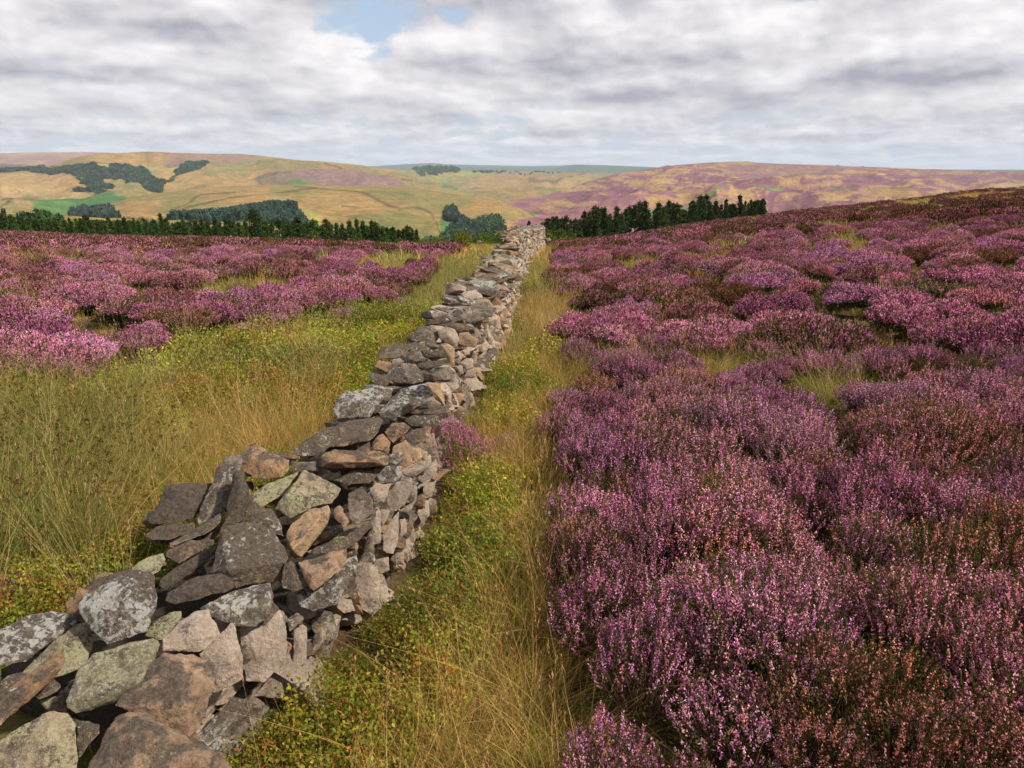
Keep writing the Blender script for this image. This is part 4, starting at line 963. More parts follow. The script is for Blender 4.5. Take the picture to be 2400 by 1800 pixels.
# ---------- trees ----------
def conifer_meshes(seed, H=10.0, R=1.9, dens=1.0, cone=.9, top=.0):
    st = np.random.default_rng(seed)
    tr = Soup(); n = 8; rows = 6; V = []
    for k in range(rows+1):
        t = k/rows; rad = .14*(1-t*.9)
        for i in range(n): a = 6.283*i/n; V.append((rad*math.cos(a)+.05*math.sin(t*5+seed), rad*math.sin(a), H*.98*t))
    Fq = [[k*n+i, k*n+(i+1) % n, (k+1)*n+(i+1) % n, (k+1)*n+i] for k in range(rows) for i in range(n)]
    tr.add(np.array(V), np.array(Fq), np.ones((len(V), 3))*.5)
    cr = Soup(); nb = int(150*dens)
    z = H*(.08+.9*st.uniform(0, 1, nb)**.9); t = z/H
    lopside = 1+.4*np.sin(st.uniform(0, 6)+3*t*2)
    rr = R*((1-t)**cone*.95+.06)*st.uniform(.55, 1.15, nb)*lopside; a = st.uniform(0, 6.283, nb)
    for k in range(12):
        f = (k+.5)/12; q = rr*f
        P = np.stack([q*np.cos(a), q*np.sin(a), z+q*.12-.22*rr*f*f], 1)+st.normal(size=(nb, 3))*.13
        d = np.stack([np.cos(a), np.sin(a), np.full(nb, .25)], 1)+st.normal(size=(nb, 3))*.55
        m = st.uniform(size=nb) < (.5+.5*f)
        c = np.array([(.040,.065,.024),(.06,.090,.030),(.028,.048,.020),(.08,.11,.036)])[st.integers(0, 4, nb)]
        cr.leaves(P[m], d[m], st.uniform(.3, .6, m.sum())*(1.15-.7*t[m]), st.uniform(.12, .26, m.sum())*(1.15-.6*t[m]), c[m], .25)
        cr.leaves(P[m]-np.array((0, 0, .12)), d[m]*np.array((1, 1, -.4))+st.normal(size=(m.sum(), 3))*.5, st.uniform(.3, .6, m.sum()), st.uniform(.15, .3, m.sum()), c[m]*.85, .25)
    m = 26; P = np.stack([st.normal(size=m)*.06, st.normal(size=m)*.06, st.uniform(H*.86, H, m)], 1)
    cr.leaves(P, np.stack([st.normal(size=m)*.4, st.normal(size=m)*.4, np.ones(m)], 1), .5, .12, np.tile((.035,.055,.02), (m, 1)))
    return tr.mesh('trunk', M_BARK), cr.mesh('crown', M_NEEDLE)
CON = [conifer_meshes(11, R=2.7, cone=1.2, dens=.75), conifer_meshes(12, R=2.9, cone=.55, dens=.9), conifer_meshes(13, R=3.2, cone=1.25, dens=1.0), conifer_meshes(1, R=2.9, cone=1.1), conifer_meshes(2, R=2.4, cone=1.1), conifer_meshes(3, R=3.0, cone=1.0, dens=1.2), conifer_meshes(4, R=2.3, cone=1.2, dens=.9), conifer_meshes(5, R=2.8, cone=.9, dens=1.1)]
def tree(name, me2, loc, sz, rz, label, cat, group, tint=(1, 1, 1), wid=1.0):
    e = bpy.data.objects.new(name, None); COL.objects.link(e); e.location = loc; e.scale = (sz*wid, sz*wid, sz); e.rotation_euler = (0, 0, rz); tag(e, label, cat, group)
    for nm, me in zip(('trunk', 'crown'), me2):
        o = link(nm, me, e)
        if nm == 'crown': o['tint'] = list(tint)
    return e
def at_dist(px, py, r):
    d = rays(px, py); t = r/math.hypot(d[0], d[1]); return d*t+np.array([0, 0, CAMZ])
ORD = ['first','second','third','fourth','fifth','sixth','seventh','eighth','ninth','tenth','eleventh','twelfth','thirteenth','fourteenth','fifteenth','sixteenth','seventeenth','eighteenth','nineteenth']
TENS = {20:('twenty','twentieth'),30:('thirty','thirtieth'),40:('forty','fortieth'),50:('fifty','fiftieth'),60:('sixty','sixtieth'),70:('seventy','seventieth'),80:('eighty','eightieth')}
def ordn(n):
    if n < 20: return ORD[n-1]
    t, u = divmod(n, 10); return TENS[t*10][1] if u == 0 else TENS[t*10][0]+' '+ORD[u-1]
def brow_row(px): return np.interp(px, [p[0] for p in _hp], [p[1] for p in _hp])
def row(pts, dist, label_fmt, group, tint, hmin=5.5, special={}):
    pts = sorted(pts)
    for i, (px, py) in enumerate(pts):
        r = (dist(px) if callable(dist) else dist)*random.uniform(.95, 1.08)
        py += random.uniform(-13, 1)
        top = at_dist(px, py, r); br = brow_row(px)
        d = rays(px, br); bz = CAMZ+r*(d[2]/math.hypot(d[0], d[1]))          # where the sight line over the brow passes
        gz = min(float(ground(top[0], top[1])), bz-1.0); gz = max(gz, bz-5)
        H = max(top[2]-gz, 3.0); k = random.randrange(8)
        lab = special.get(i) or label_fmt.format(ordn(i+1))
        q = random.uniform(.75, 1.5); tt = [tint[0]*q*random.uniform(.85, 1.3), tint[1]*q, tint[2]*q*random.uniform(.8, 1.1)]
        tree('conifer', CON[k], (top[0], top[1], gz), H/10, random.uniform(0, 6), lab, 'conifer', group, tt, random.uniform(.8, 1.5)*max(.8, min(1.15, 9/H)))
z4 = [(20,290),(55,320),(90,275),(130,310),(200,320),(250,325),(310,262),(360,318),(420,300),(480,300),(515,320),(550,300),(600,310),(660,290),(695,325),(730,305),(780,320),(840,335),(900,310),(960,300),(1020,290),(1070,250),(1110,300),(1150,270),(1200,305),(1260,280),(1320,262),(1380,225),(1450,280),(1520,290),(1580,275),(1640,265),(1690,300),(1740,265),(1790,290),(1850,250),(1900,300),(1945,240)]
z5 = [(170,260),(210,262),(270,270),(345,185),(385,285),(440,270),(500,290),(560,225),(610,280),(650,290),(720,240),(760,300),(800,290),(860,275),(900,290),(970,240),(1010,300),(1060,262),(1110,310),(1175,280),(1235,265),(1290,290),(1325,300),(1365,265),(1410,310),(1460,335),(1500,350),(1550,360),(1600,370),(1640,380),(1675,285),(1720,345)]
left = [(x*.27125, 450+y*.27125) for x, y in z4]+[(500+x*.27125, 450+y*.27125) for x, y in z5]
z6 = [(110,320),(165,300),(210,290),(240,290),(285,250),(320,285),(360,300),(400,285),(440,290),(480,230),(520,220),(570,180),(600,200),(630,190),(655,215),(700,235),(760,195),(795,260),(840,180),(870,160),(910,185),(960,165),(1000,147),(1090,190),(1120,155),(1160,200),(1185,155),(1212,152),(1250,165),(1280,155),(1330,200),(1400,125),(1432,130),(1490,108),(1530,90),(1572,140),(1618,140),(1665,150),(1705,105),(1760,135),(1825,100),(1870,135),(1920,130),(1950,150),(1978,108),(2012,190)]
right = [(1240+x*.27125, 440+y*.27125) for x, y in z6]
dl = lambda px: np.interp(px, [0, 300, 600, 980], [112, 104, 96, 90])
dr = lambda px: np.interp(px, [1260, 1500, 1800], [88, 92, 100])
row(left, dl, '{} conifer from the left in the dark row behind the left heather', 'dark conifers behind the left heather', (.95, 1.15, .8))
row(right, dr, '{} conifer from the left in the tall stand right of the wall', 'dark conifers of the right hand stand', (.8, .85, .8))
back = [(px+random.uniform(4, 14), py+random.uniform(8, 20)) for px, py in left[::1]]
row(back, lambda p: dl(p)+9, '{0} conifer of the shorter second rank behind the left row', 'second rank of conifers on the left', (.8, 1.1, .75))
backr = [(px+random.uniform(3, 10), py+random.uniform(6, 22)) for px, py in right]
row(backr, lambda p: dr(p)+7, '{0} conifer of the second rank inside the right hand stand', 'second rank of conifers on the right', (.7, .75, .75))

def broad_meshes(seed, n=1500, squash=.8):
    st = np.random.default_rng(seed); cr = Soup(); cen = st.normal(size=(9, 3))*np.array((.42, .42, .22)); rad = st.uniform(.3, .55, 9)
    k = st.integers(0, 9, n); v = st.normal(size=(n, 3)); v /= np.linalg.norm(v, axis=1)[:, None]
    P = cen[k]+v*(rad[k]*st.uniform(.7, 1.05, n))[:, None]; P[:, 2] = P[:, 2]*squash+.62
    P[:, 2] = np.maximum(P[:, 2], .06)
    c = np.array([(.07,.10,.02),(.10,.13,.028),(.05,.075,.02),(.13,.15,.03)])[st.integers(0, 4, n)]
    cr.leaves(P, v+st.normal(size=(n, 3))*.7, st.uniform(.09, .16, n), st.uniform(.07, .12, n), c, .2)
    tr = Soup(); V = []
    for q in range(5):
        for i in range(6): a = 1.047*i; V.append((.05*(1-q/6)*math.cos(a)+.02*q*math.sin(seed), .05*(1-q/6)*math.sin(a), q*.18))
    tr.add(np.array(V), np.array([[q*6+i, q*6+(i+1) % 6, q*6+6+(i+1) % 6, q*6+6+i] for q in range(4) for i in range(6)]), np.ones((len(V), 3)))
    for i in range(5):
        a = i*1.3; p0 = np.array((0, 0, .45)); p1 = np.array((.4*math.cos(a), .4*math.sin(a), .85)); s_ = np.array((.018, .018, 0))
        b = np.array([p0-s_, p0+s_, p1+s_*.3, p1-s_*.3]); tr.add(b, np.array([[0, 1, 2, 3]]), np.ones((4, 3)))
    return tr.mesh('trunk', M_BARK), cr.mesh('crown', M_CANOPY)
BR = [broad_meshes(k, 1500) for k in (1, 2, 3)]
BROAD = [ # px centre, top row, width px, dist, tint, label
 (1080,538,62,84,(1.5,1.25,.8),'round yellow green shrub left of the far end of the wall'),
 (1025,552,44,86,(1.2,1.1,.8),'low olive shrub beside the round yellow green one'),
 (990,560,50,86,(1.2,1.15,.8),'low green bush at the right end of the left conifer row'),
 (1125,549,50,84,(1.3,1.15,.9),'small olive bush just right of the round yellow green shrub'),
 (1160,545,60,78,(.8,.95,.7),'spreading dark green bush left of the wall end'),
 (1205,530,80,80,(.95,1.05,.7),'taller green willow like tree directly behind the wall end'),
 (1190,552,60,74,(.7,.85,.7),'dark flat topped bush in front of the willow like tree'),
 (1285,540,50,74,(1.1,1.15,.7),'green bush just right of the wall end'),
 (1298,534,60,78,(.6,.8,.6),'spreading pine with an open crown right of the wall end'),
]
for px, top, w, r, tint, lab in BROAD:
    p = at_dist(px, top, r); q = at_dist(px, brow_row(px)+6, r); H = (p[2]-q[2])+.6; wid = w/F*r/1.7
    tree('broadleaf_tree', random.choice(BR), (p[0], p[1], q[2]-.6), H/1.35, random.uniform(0, 6), lab, 'tree', 'bushes and small trees near the wall end', tint, wid/(H/1.35))
for px, top, r, lab, t in ((1240,517,76,'lone narrow conifer rising just behind the wall end',(.9,1,.8)), (1341,553,80,'small pale green young conifer in front of the right hand stand',(1.9,2.2,1.6)),
                        (1405,533,84,'larger pale green young conifer in front of the right hand stand',(1.6,2,1.6)), (1650,517,92,'light green round young pine at the foot of the right hand stand',(2.6,3.0,1.8))):
    p = at_dist(px, top, r); b = at_dist(px, brow_row(px)+3, r); H = p[2]-b[2]+.3
    tree('conifer', CON[4 if px < 1300 else 5], (p[0], p[1], b[2]-.3), H/10, random.uniform(0, 6), lab, 'conifer', 'single young conifers by the wall end', t, 1.2)
# pale dead snag and marker posts
def stick(name, px, top, bot, r, w, label, cat, mat):
    p = at_dist(px, top, r); b = at_dist(px, bot, r); s = Soup(); H = p[2]-b[2]+.3; V = []
    for q in range(6):
        for i in range(7): a = .8976*i; k = w*(1-.09*q); V.append((k*math.cos(a)+.02*math.sin(q*2.), k*math.sin(a), H*q/5))
    V.append((.0, 0, H*1.01))
    Fq = [[q*7+i, q*7+(i+1) % 7, q*7+7+(i+1) % 7, q*7+7+i] for q in range(5) for i in range(7)]
    s.add(np.array(V), np.array(Fq), np.ones((len(V), 3))); s.F3.append(np.array([[35+i, 35+(i+1) % 7, 42] for i in range(7)]))
    if cat == 'dead tree':
        for a, zz, L in ((.5, .6, .8), (2.9, .8, .6), (4.4, .7, .5)):
            p0 = np.array((0, 0, H*zz)); p1 = p0+np.array((L*math.cos(a), L*math.sin(a), L*.6))
            for u in (np.array((.03, 0, 0)), np.array((0, .03, 0))):
                s.add(np.array([p0-u, p0+u, p1+u*.3, p1-u*.3]), np.array([[0, 1, 2, 3]]), np.ones((4, 3)))
    o = link(name, s.mesh(name, mat), None, (b[0], b[1], b[2]-.3)); tag(o, label, cat, None); return o
n_ = N('weathered_wood'); f = n_.noise(n_.a('TexCoord').outputs['Object'], 20, 4)
M_WOOD = n_.out(n_.a('BsdfDiffuse', {'Color': n_.mix(f, (.28, .24, .2), (.5, .46, .4))}).outputs[0])
stick('dead_tree', 1482, 535, 549, 86, .16, 'pale broken dead trunk standing in front of the right hand conifers', 'dead tree', M_WOOD)
stick('marker_post', 1748, 513, 524, 80, .07, 'thin pale marker post on the heather slope below the end of the conifers', 'post', M_WOOD)
stick('marker_post', 2185, 484, 494, 90, .08, 'pale marker post higher up the right hand slope, far right', 'post', M_WOOD)
# outcrop stones beside the wall end
for px, py, w, lab in ((1284,562,16,'low blocky rock just right of the wall end'), (1277,571,14,'smaller flat rock below the blocky one right of the wall end'), (1122,567,10,'small pale rock in the straw grass left of the wall end')):
    r = 52; p = at_dist(px, py, r); ww = w/F*r
    V, Fc = stone_np(3, (ww, ww*.8, ww*.6), euler(.1, .1, random.uniform(0, 3)), (0, 0, 0)); c, l = TONES['grey']
    me = mesh_np('rock', V, Fc, [M_STONE], col=np.tile([*c, 1], (len(V), 1)), smooth=True); at = me.color_attributes.new('lich', 'FLOAT_COLOR', 'POINT'); at.data.foreach_set('color', np.tile(np.array([*l, 1], np.float32), len(V)))
    o = link('rock', me, None, p); tag(o, lab, 'rock', 'rocks by the far end of the wall')
# ---------- far country: hills at their real distances ----------
def interp_line(L, x): return np.interp(x, [p[0] for p in L], [p[1] for p in L])
class Hill:
    def __init__(s, name, ridge, rdist, foot, fdist, x0, x1, nx, ny, relief, rscale, color, pw=1.0, back=.12, seed=0):
        s.__dict__.update(locals())
    def pos(s, px, t):
        """t = 0 at the foot, 1 on the ridge; px is a bearing expressed as photo x"""
        rf = interp_line(s.foot, px); rr = interp_line(s.ridge, px); py = rf+(rr-rf)*t
        d0 = interp_line(s.fdist, px); d1 = interp_line(s.rdist, px)
        dist = d0*(d1/d0)**(t**s.pw)
        d = rays(px, py); h = np.hypot(d[..., 0], d[..., 1]); P = d*(dist/h)[..., None]
        P = P+np.array([0, 0, CAMZ])
        n = (fbm(P[..., 0]/s.rscale, P[..., 1]/s.rscale, 5, 300+s.seed)-.5)
        g = -np.abs(fbm(P[..., 0]/s.rscale*1.6+9, P[..., 1]/s.rscale*1.1, 4, 330+s.seed)-.5)*1.6
        k = np.sin(np.clip(t, 0, 1)*math.pi)**.6*.9+.1*sst(.0, .3, t)
        P[..., 2] += s.relief*(n*1.2+g)*k
        return P, py
    def row_to_t(s, px, py):
        rf = interp_line(s.foot, px); rr = interp_line(s.ridge, px); return (py-rf)/(rr-rf)
    def build(s):
        xs = np.linspace(s.x0, s.x1, s.nx); ts = np.linspace(0, 1, s.ny); X, T = np.meshgrid(xs, ts)
        P, PY = s.pos(X, T); c = s.color(X, PY, P, T)
        # skirt in front of the foot and the far slope behind the ridge
        f0 = P[0].copy(); h = np.hypot(f0[:, 0], f0[:, 1]); f0[:, :2] *= .9; f0[:, 2] -= h*.06
        b1 = P[-1].copy(); b1[:, :2] *= 1.06; b1[:, 2] -= h*.01+np.hypot(b1[:, 0], b1[:, 1])*.012
        b2 = P[-1].copy(); b2[:, :2] *= 1.3; b2[:, 2] -= np.hypot(b2[:, 0], b2[:, 1])*s.back*.5
        A = np.concatenate([f0[None], P, b1[None], b2[None]]); C = np.concatenate([c[:1], c, c[-1:], c[-1:]])
        n, m = A.shape[:2]; i = np.arange(n-1)[:, None]*m+np.arange(m-1)[None, :]; Fq = np.stack([i, i+1, i+m+1, i+m], -1).reshape(-1, 4)
        o = link(s.name, mesh_np(s.name, A.reshape(-1, 3), Fq, [M_HILL], col=C.reshape(-1, 3), smooth=True)); tag(o, kind='structure'); return o
n_ = N('hill_land'); co = n_.a('NewGeometry').outputs['Position']
c_ = n_.a('Attribute', attribute_name='Col').outputs['Color']
f = n_.noise(co, .12, 5, .75); f3 = n_.noise(co, .035, 5, .7)
c_ = n_.mix(n_.rmp(f, .25, .75), n_.mix(1, c_, (.52, .56, .5), 'MULTIPLY'), n_.mix(1, c_, (1.42, 1.38, 1.34), 'MULTIPLY'))
c_ = n_.mix(n_.rmp(f3, .32, .68), n_.mix(1, c_, (.68, .74, .66), 'MULTIPLY'), n_.mix(1, c_, (1.2, 1.16, 1.1), 'MULTIPLY'))
M_HILL = n_.out(n_.a('BsdfDiffuse', {'Color': c_}).outputs[0])
STR = np.array((.275,.175,.080)); STR2 = np.array((.22,.155,.07)); OLV = np.array((.125,.125,.055)); BRK = np.array((.055,.13,.042)); PUR = np.array((.175,.08,.115)); DPU = np.array((.16,.09,.11)); GRN = np.array((.22,.25,.08)); DRK = np.array((.07,.07,.035)); PTH = np.array((.085,.07,.04))
def soft(X, Y, poly, blur=4, wob=5, sc=.03, sd=1):
    jx = (fbm(X*sc, Y*sc*2, 4, sd)-.5)*wob*2; jy = (fbm(X*sc, Y*sc*2, 4, sd+9)-.5)*wob
    acc = 0
    for dx, dy in ((0, 0), (blur, 0), (-blur, 0), (0, blur*.5), (0, -blur*.5)): acc = acc+in_poly(X+jx+dx, Y+jy+dy, poly)
    return acc/5.0
def lay(c, m, col): return c*(1-m[..., None])+np.asarray(col)*m[..., None]
def line(c, X, Y, pts, w, col, k=.8):
    """a dry wall, track or ditch as a thin band of ground cover"""
    best = np.full(X.shape, 1e9)
    for (x1, y1), (x2, y2) in zip(pts[:-1], pts[1:]):
        dx, dy = x2-x1, y2-y1; t = np.clip(((X-x1)*dx+(Y-y1)*dy)/(dx*dx+dy*dy), 0, 1); best = np.minimum(best, np.hypot(X-x1-t*dx, (Y-y1-t*dy)*1.0))
    return lay(c, k*np.clip(1.35-best/(w*1.5), 0, 1), col)
def straw(X, Y, P, s=0, fine=1.0):
    a = fbm(P[..., 0]/160, P[..., 1]/260, 5, 400+s)[..., None]; b = fbm(X*.05, Y*.22, 4, 410+s)[..., None]; g = fbm(X*.012, Y*.04, 3, 420+s)[..., None]
    c = STR*(.75+.5*a); c = c*(1-.6*sst(.5, .68, b))+STR2*.6*sst(.5, .68, b); k = sst(.46, .62, g)*.6; r_ = sst(.5, .62, fbm(X*.03-Y*.02, Y*.16, 4, 430+s))[..., None]*.3; c = c*(1-r_)+np.array((.20,.15,.075))*r_; return c*(1-k)+OLV*1.25*k
def col_dist(X, Y, P, T): return np.ones(X.shape+(1,))*np.array((.085,.115,.09))*(.7+.6*fbm(X*.05, Y*.5, 3, 2))[..., None]
def col_lmoor(X, Y, P, T):
    a = fbm(X*.02, Y*.12, 4, 5)[..., None]; c = np.array((.24,.15,.16))*(.7+.6*a)+0*X[..., None]
    k = sst(.5, .62, fbm(X*.03, Y*.2, 3, 6))[..., None]; c = c*(1-.5*k)+np.array((.33,.24,.14))*.5*k
    return lay(c, soft(X, Y, [(-700,382),(0,382),(60,383),(110,390),(110,420),(-700,420)]), (.12,.08,.10))
def col_main(X, Y, P, T):
    c = straw(X, Y, P, 1)
    c = lay(c, .65*soft(X, Y, [(85,398),(330,385),(445,380),(450,390),(345,400),(180,400)]), GRN*1.2)
    c = lay(c, .8*soft(X, Y, [(650,395),(700,392),(860,398),(930,418),(960,436),(850,440),(760,438),(730,425),(600,428),(590,410)], wob=8), DPU*1.25)
    c = lay(c, .5*soft(X, Y, [(590,405),(680,398),(760,420),(720,440),(620,432)], wob=8), OLV)
    c = lay(c, .9*soft(X, Y, [(645,430),(690,424),(735,427),(725,437),(690,439)], 2, 3), BRK*1.3)
    c = lay(c, .6*soft(X, Y, [(380,372),(420,366),(450,378),(400,382)], 3, 5), PUR)
    c = lay(c, .55*soft(X, Y, [(330,358),(560,360),(620,372),(560,376),(400,368)], 3, 6), DPU*1.4)
    c = lay(c, .6*soft(X, Y, [(140,376),(180,366),(215,364),(170,374)], 2, 3), DRK)
    c = lay(c, .55*soft(X, Y, [(0,445),(0,412),(70,410),(150,428),(240,444),(130,450)], 3, 4), np.array((.34,.23,.12)))
    c = lay(c, .92*soft(X, Y, [(-200,520),(60,505),(85,480),(100,462),(160,450),(230,444),(290,450),(330,464),(210,494),(170,520)], 4, 5), BRK*1.15)
    c = lay(c, .5*soft(X, Y, [(160,450),(230,444),(290,450),(330,464),(250,478),(120,470)], 3, 4), BRK*.7)
    # centre plateau
    c = lay(c, .85*soft(X, Y, [(1030,438),(1060,428),(1090,426),(1080,434),(1062,442)], 2, 3), BRK)
    c = lay(c, .9*soft(X, Y, [(1272,432),(1300,438),(1345,428),(1358,434),(1320,450),(1275,455),(1285,445)], 2, 4), BRK*1.3)
    c = lay(c, .5*soft(X, Y, [(1320,420),(1400,410),(1385,425),(1340,432)], 3, 4), STR*1.25)
    c = lay(c, .4*soft(X, Y, [(900,398),(1100,402),(1180,410),(1000,412)], 3, 5), GRN*1.1)
    for pts, w in (([(345,357),(346,384)], 1.0), ([(85,398),(200,388),(345,385),(440,380)], .9), ([(0,456),(100,452),(240,444)], .9), ([(760,382),(800,392)], 1.2),
                   ([(590,410),(620,400),(680,398)], 1.0), ([(600,412),(640,428)], 1.0), ([(1240,420),(1300,424),(1370,410)], 1.0), ([(0,470),(40,466),(85,480)], 1.0), ([(0,490),(50,478)], .8),
                   ([(800,437),(960,436)], .8), ([(940,418),(1020,430)], .7), ([(1160,426),(1240,430),(1290,428)], .8)):
        c = line(c, X, Y, pts, w, PTH)
    return c
def col_spur(X, Y, P, T):
    c = straw(X, Y, P, 2)
    c = lay(c, .6*soft(X, Y, [(820,500),(900,490),(1010,495),(1020,540),(960,560),(880,530),(840,522)], 5, 8), OLV*1.15)
    c = lay(c, .5*soft(X, Y, [(850,452),(960,446),(990,460),(900,468)], 5, 10), OLV)
    c = lay(c, .5*soft(X, Y, [(540,520),(600,500),(740,500),(760,520),(700,530)], 4, 6), GRN)
    c = lay(c, .9*soft(X, Y, [(1030,500),(1050,495),(1090,505),(1110,520),(1090,560),(1000,565),(980,560),(1030,530)], 3, 4), BRK*1.2)
    k = sst(.55, .72, fbm(X*.035, Y*.11, 4, 71))*sst(440, 500, Y); c = lay(c, .45*k, OLV*.95)
    for pts, w in (([(395,488),(440,476),(520,462),(680,445),(740,440)], 1.6), ([(405,480),(470,452),(550,446)], 1.0), ([(690,436),(830,448),(960,476),(1010,490),(1030,520)], 1.2), ([(800,472),(900,470)], .8),
                   ([(740,530),(830,522),(900,532),(905,545)], 1.0), ([(265,480),(270,492)], .8), ([(300,498),(380,492)], .7)):
        c = line(c, X, Y, pts, w, PTH)
    return c
def col_right(X, Y, P, T):
    # burnt strips of heather: long crossing streaks
    u = X*.010+Y*.012; wy = Y+22*(fbm(X*.004, Y*.012, 3, 9)-.5); a = fbm(X*.020, wy*.30, 5, 501, .66); b = fbm(X*.024-Y*.05, wy*.42+X*.018, 4, 511, .7)
    k = sst(.43, .52, a*.6+b*.4)[..., None]
    pur = PUR*(.75+.6*fbm(X*.05, Y*.2, 3, 7))[..., None]
    c = pur*k+(np.array((.32,.205,.11))*(.75+.5*b[..., None]))*(1-k)
    top = sst(415, 385, Y)*sst(1550, 1800, X); c = lay(c, .45*top, np.array((.23,.17,.11)))
    c = lay(c, .45*soft(X, Y, [(1700,380),(1900,385),(2100,395),(1900,410),(1720,398)], 5, 10), DPU*1.2)
    c = lay(c, .55*soft(X, Y, [(1040,498),(1060,480),(1220,465),(1300,445),(1330,460),(1200,490),(1120,500)], 3, 6), np.array((.24,.11,.155)))
    c = lay(c, .9*soft(X, Y, [(900,560),(1000,525),(1150,500),(1260,480),(1270,485),(1220,510),(1180,530),(1100,560)], 3, 6), BRK*1.25)
    c = lay(c, .6*soft(X, Y, [(1190,540),(1230,515),(1300,495),(1400,470),(1500,455),(1520,480),(1420,500),(1340,530),(1260,540)], 4, 8), np.array((.25,.11,.16)))
    c = lay(c, .5*soft(X, Y, [(1050,508),(1150,500),(1240,488),(1180,480),(1100,488)], 3, 6), STR2)
    c = lay(c, .92*soft(X, Y, [(1520,482),(1590,470),(1700,456),(1690,450),(1740,436),(1800,434),(1840,438),(1760,446),(1700,456),(1640,468),(1560,482),(1500,490)], 2, 3), BRK*1.6)
    c = lay(c, .9*soft(X, Y, [(1940,440),(2040,441),(2160,448),(2180,458),(2100,462),(2000,458),(1960,450)], 3, 4), BRK*1.05)
    c = lay(c, .5*soft(X, Y, [(1900,442),(1950,440),(2180,450),(2230,458),(2020,466)], 3, 5), DPU*1.3)
    c = lay(c, .85*soft(X, Y, [(2215,434),(2240,436),(2262,450),(2240,452)], 2, 3), BRK*1.5)
    c = lay(c, .8*soft(X, Y, [(2270,450),(2290,436),(2340,428),(2400,424),(3100,410),(3100,470),(2300,470)], 2, 3), np.array((.36,.25,.16)))
    c = lay(c, .35*soft(X, Y, [(2180,400),(2420,402),(2420,424),(2260,430)], 4, 8), DPU)
    c = lay(c, .35*soft(X, Y, [(1800,520),(1900,498),(1990,488),(1950,500)], 3, 5), BRK)
    for pts, w, co_ in (([(1490,480),(1520,470),(1600,462)], 1.2, STR*1.2), ([(1100,520),(1180,495)], 1.0, STR), ([(1040,495),(1180,500),(1270,480)], .8, PTH), ([(1760,444),(1850,438)], .7, DPU), ([(1300,442),(1450,408)], .9, DPU), ([(2010,460),(2170,466)], 1.4, STR)):
        c = line(c, X, Y, pts, w, co_)
    return c
def col_slope(X, Y, P, T):
    a = fbm(X*.04, Y*.2, 4, 601)[..., None]; c = np.array((.075,.10,.035))*(.6+.9*a)+0*X[..., None]
    c = lay(c, .8*sst(8, 2, Y-interp_line(SL_R, X)+6*(a[..., 0]-.5)), np.array((.30,.22,.09)))
    c = lay(c, .7*soft(X, Y, [(150,510),(230,516),(200,524),(150,520)], 2, 4), np.array((.33,.22,.10)))
    c = lay(c, .6*soft(X, Y, [(155,516),(200,514),(205,522),(165,522)], 2, 3), np.array((.16,.09,.09)))
    return c
SL_R = [(-900,485),(0,497),(100,502),(230,510),(330,522),(450,535),(700,552),(900,566),(1300,575)]
H1 = Hill('hills', [(500,396),(700,392),(880,389),(960,384),(1010,382),(1050,385),(1130,387),(1250,389),(1320,388),(1350,385.5),(1420,387),(1510,391),(1650,396),(2600,398)], [(0,9500),(1300,9500),(1345,7600),(1520,7400),(3000,9000)], [(0,412),(3000,412)], [(0,5600),(3000,5600)], 400, 2700, 260, 26, 10, 700, col_dist, seed=1)
H2 = Hill('hills', [(-900,348),(0,359),(100,357),(200,356),(300,359),(520,370)], [(0,4600)], [(0,402)], [(0,3700)], -900, 520, 300, 30, 16, 400, col_lmoor, seed=2)
MR = [(-900,410),(-100,402),(85,398),(105,392),(130,385),(180,369),(230,361),(290,357),(350,354),(400,357),(570,360),(620,365),(650,368),(700,374),(760,378),(830,384),(870,392),(910,396),(950,399),(985,394),(1010,391),(1060,391),(1085,398),(1110,402),(1200,402),(1300,403),(1430,407),(1600,416),(3000,425)]
H3 = Hill('hills', MR, [(-900,2900),(0,2900),(400,3000),(800,3300),(950,4300),(1430,4400),(3000,4400)], [(-900,520),(0,520),(350,510),(1000,500),(1300,500),(1500,500),(3000,500)], [(-900,1300),(0,1300),(350,1500),(1000,1700),(3000,1700)], -900, 1750, 900, 150, 75, 420, col_main, seed=3)
H3b = Hill('hills', [(250,500),(330,444),(350,435),(420,409),(470,396),(520,388),(600,375.5),(650,371),(700,377),(760,381),(830,387),(900,398),(960,410),(1040,436),(1120,462),(1180,480),(1300,500)], [(250,2100),(600,2700),(1200,2300)], [(250,520),(1300,520)], [(250,1650),(1300,1650)], 250, 1300, 600, 110, 55, 300, col_main, seed=8)
H4 = Hill('hills', [(-400,560),(0,540),(100,515),(165,502),(206,492),(260,476),(325,459),(420,446),(524,437),(620,433),(687,433),(800,436),(900,434),(960,438),(1050,452),(1120,461),(1170,468),(1230,492),(1280,520),(1400,560)], [(0,1500),(600,1600),(1170,1450)], [(-400,580),(1500,580)], [(-400,420),(1500,420)], -400, 1400, 800, 130, 24, 260, col_spur, seed=4)
H7 = Hill('hills', [(700,590),(900,560),(980,530),(1000,505),(1053,488),(1100,478),(1200,469),(1270,457),(1330,440),(1380,424),(1430,411),(1450,406),(1500,398),(1560,388),(1640,382),(1750,377),(1850,382),(1960,388),(2050,392),(2200,396),(2370,401),(2500,397),(3200,393)], [(700,700),(1000,1500),(1200,1900),(1450,2300),(1750,2700),(3200,3000)], [(700,600),(3200,585)], [(700,420),(3200,420)], 700, 3200, 1000, 150, 62, 330, col_right, seed=5)
H6 = Hill('hills', SL_R, [(-900,360),(1300,300)], [(-900,620),(1300,620)], [(-900,150),(1300,150)], -900, 1300, 300, 50, 5, 60, col_slope, seed=6)
for h in (H1, H2, H3, H3b, H4, H7, H6): h.build()
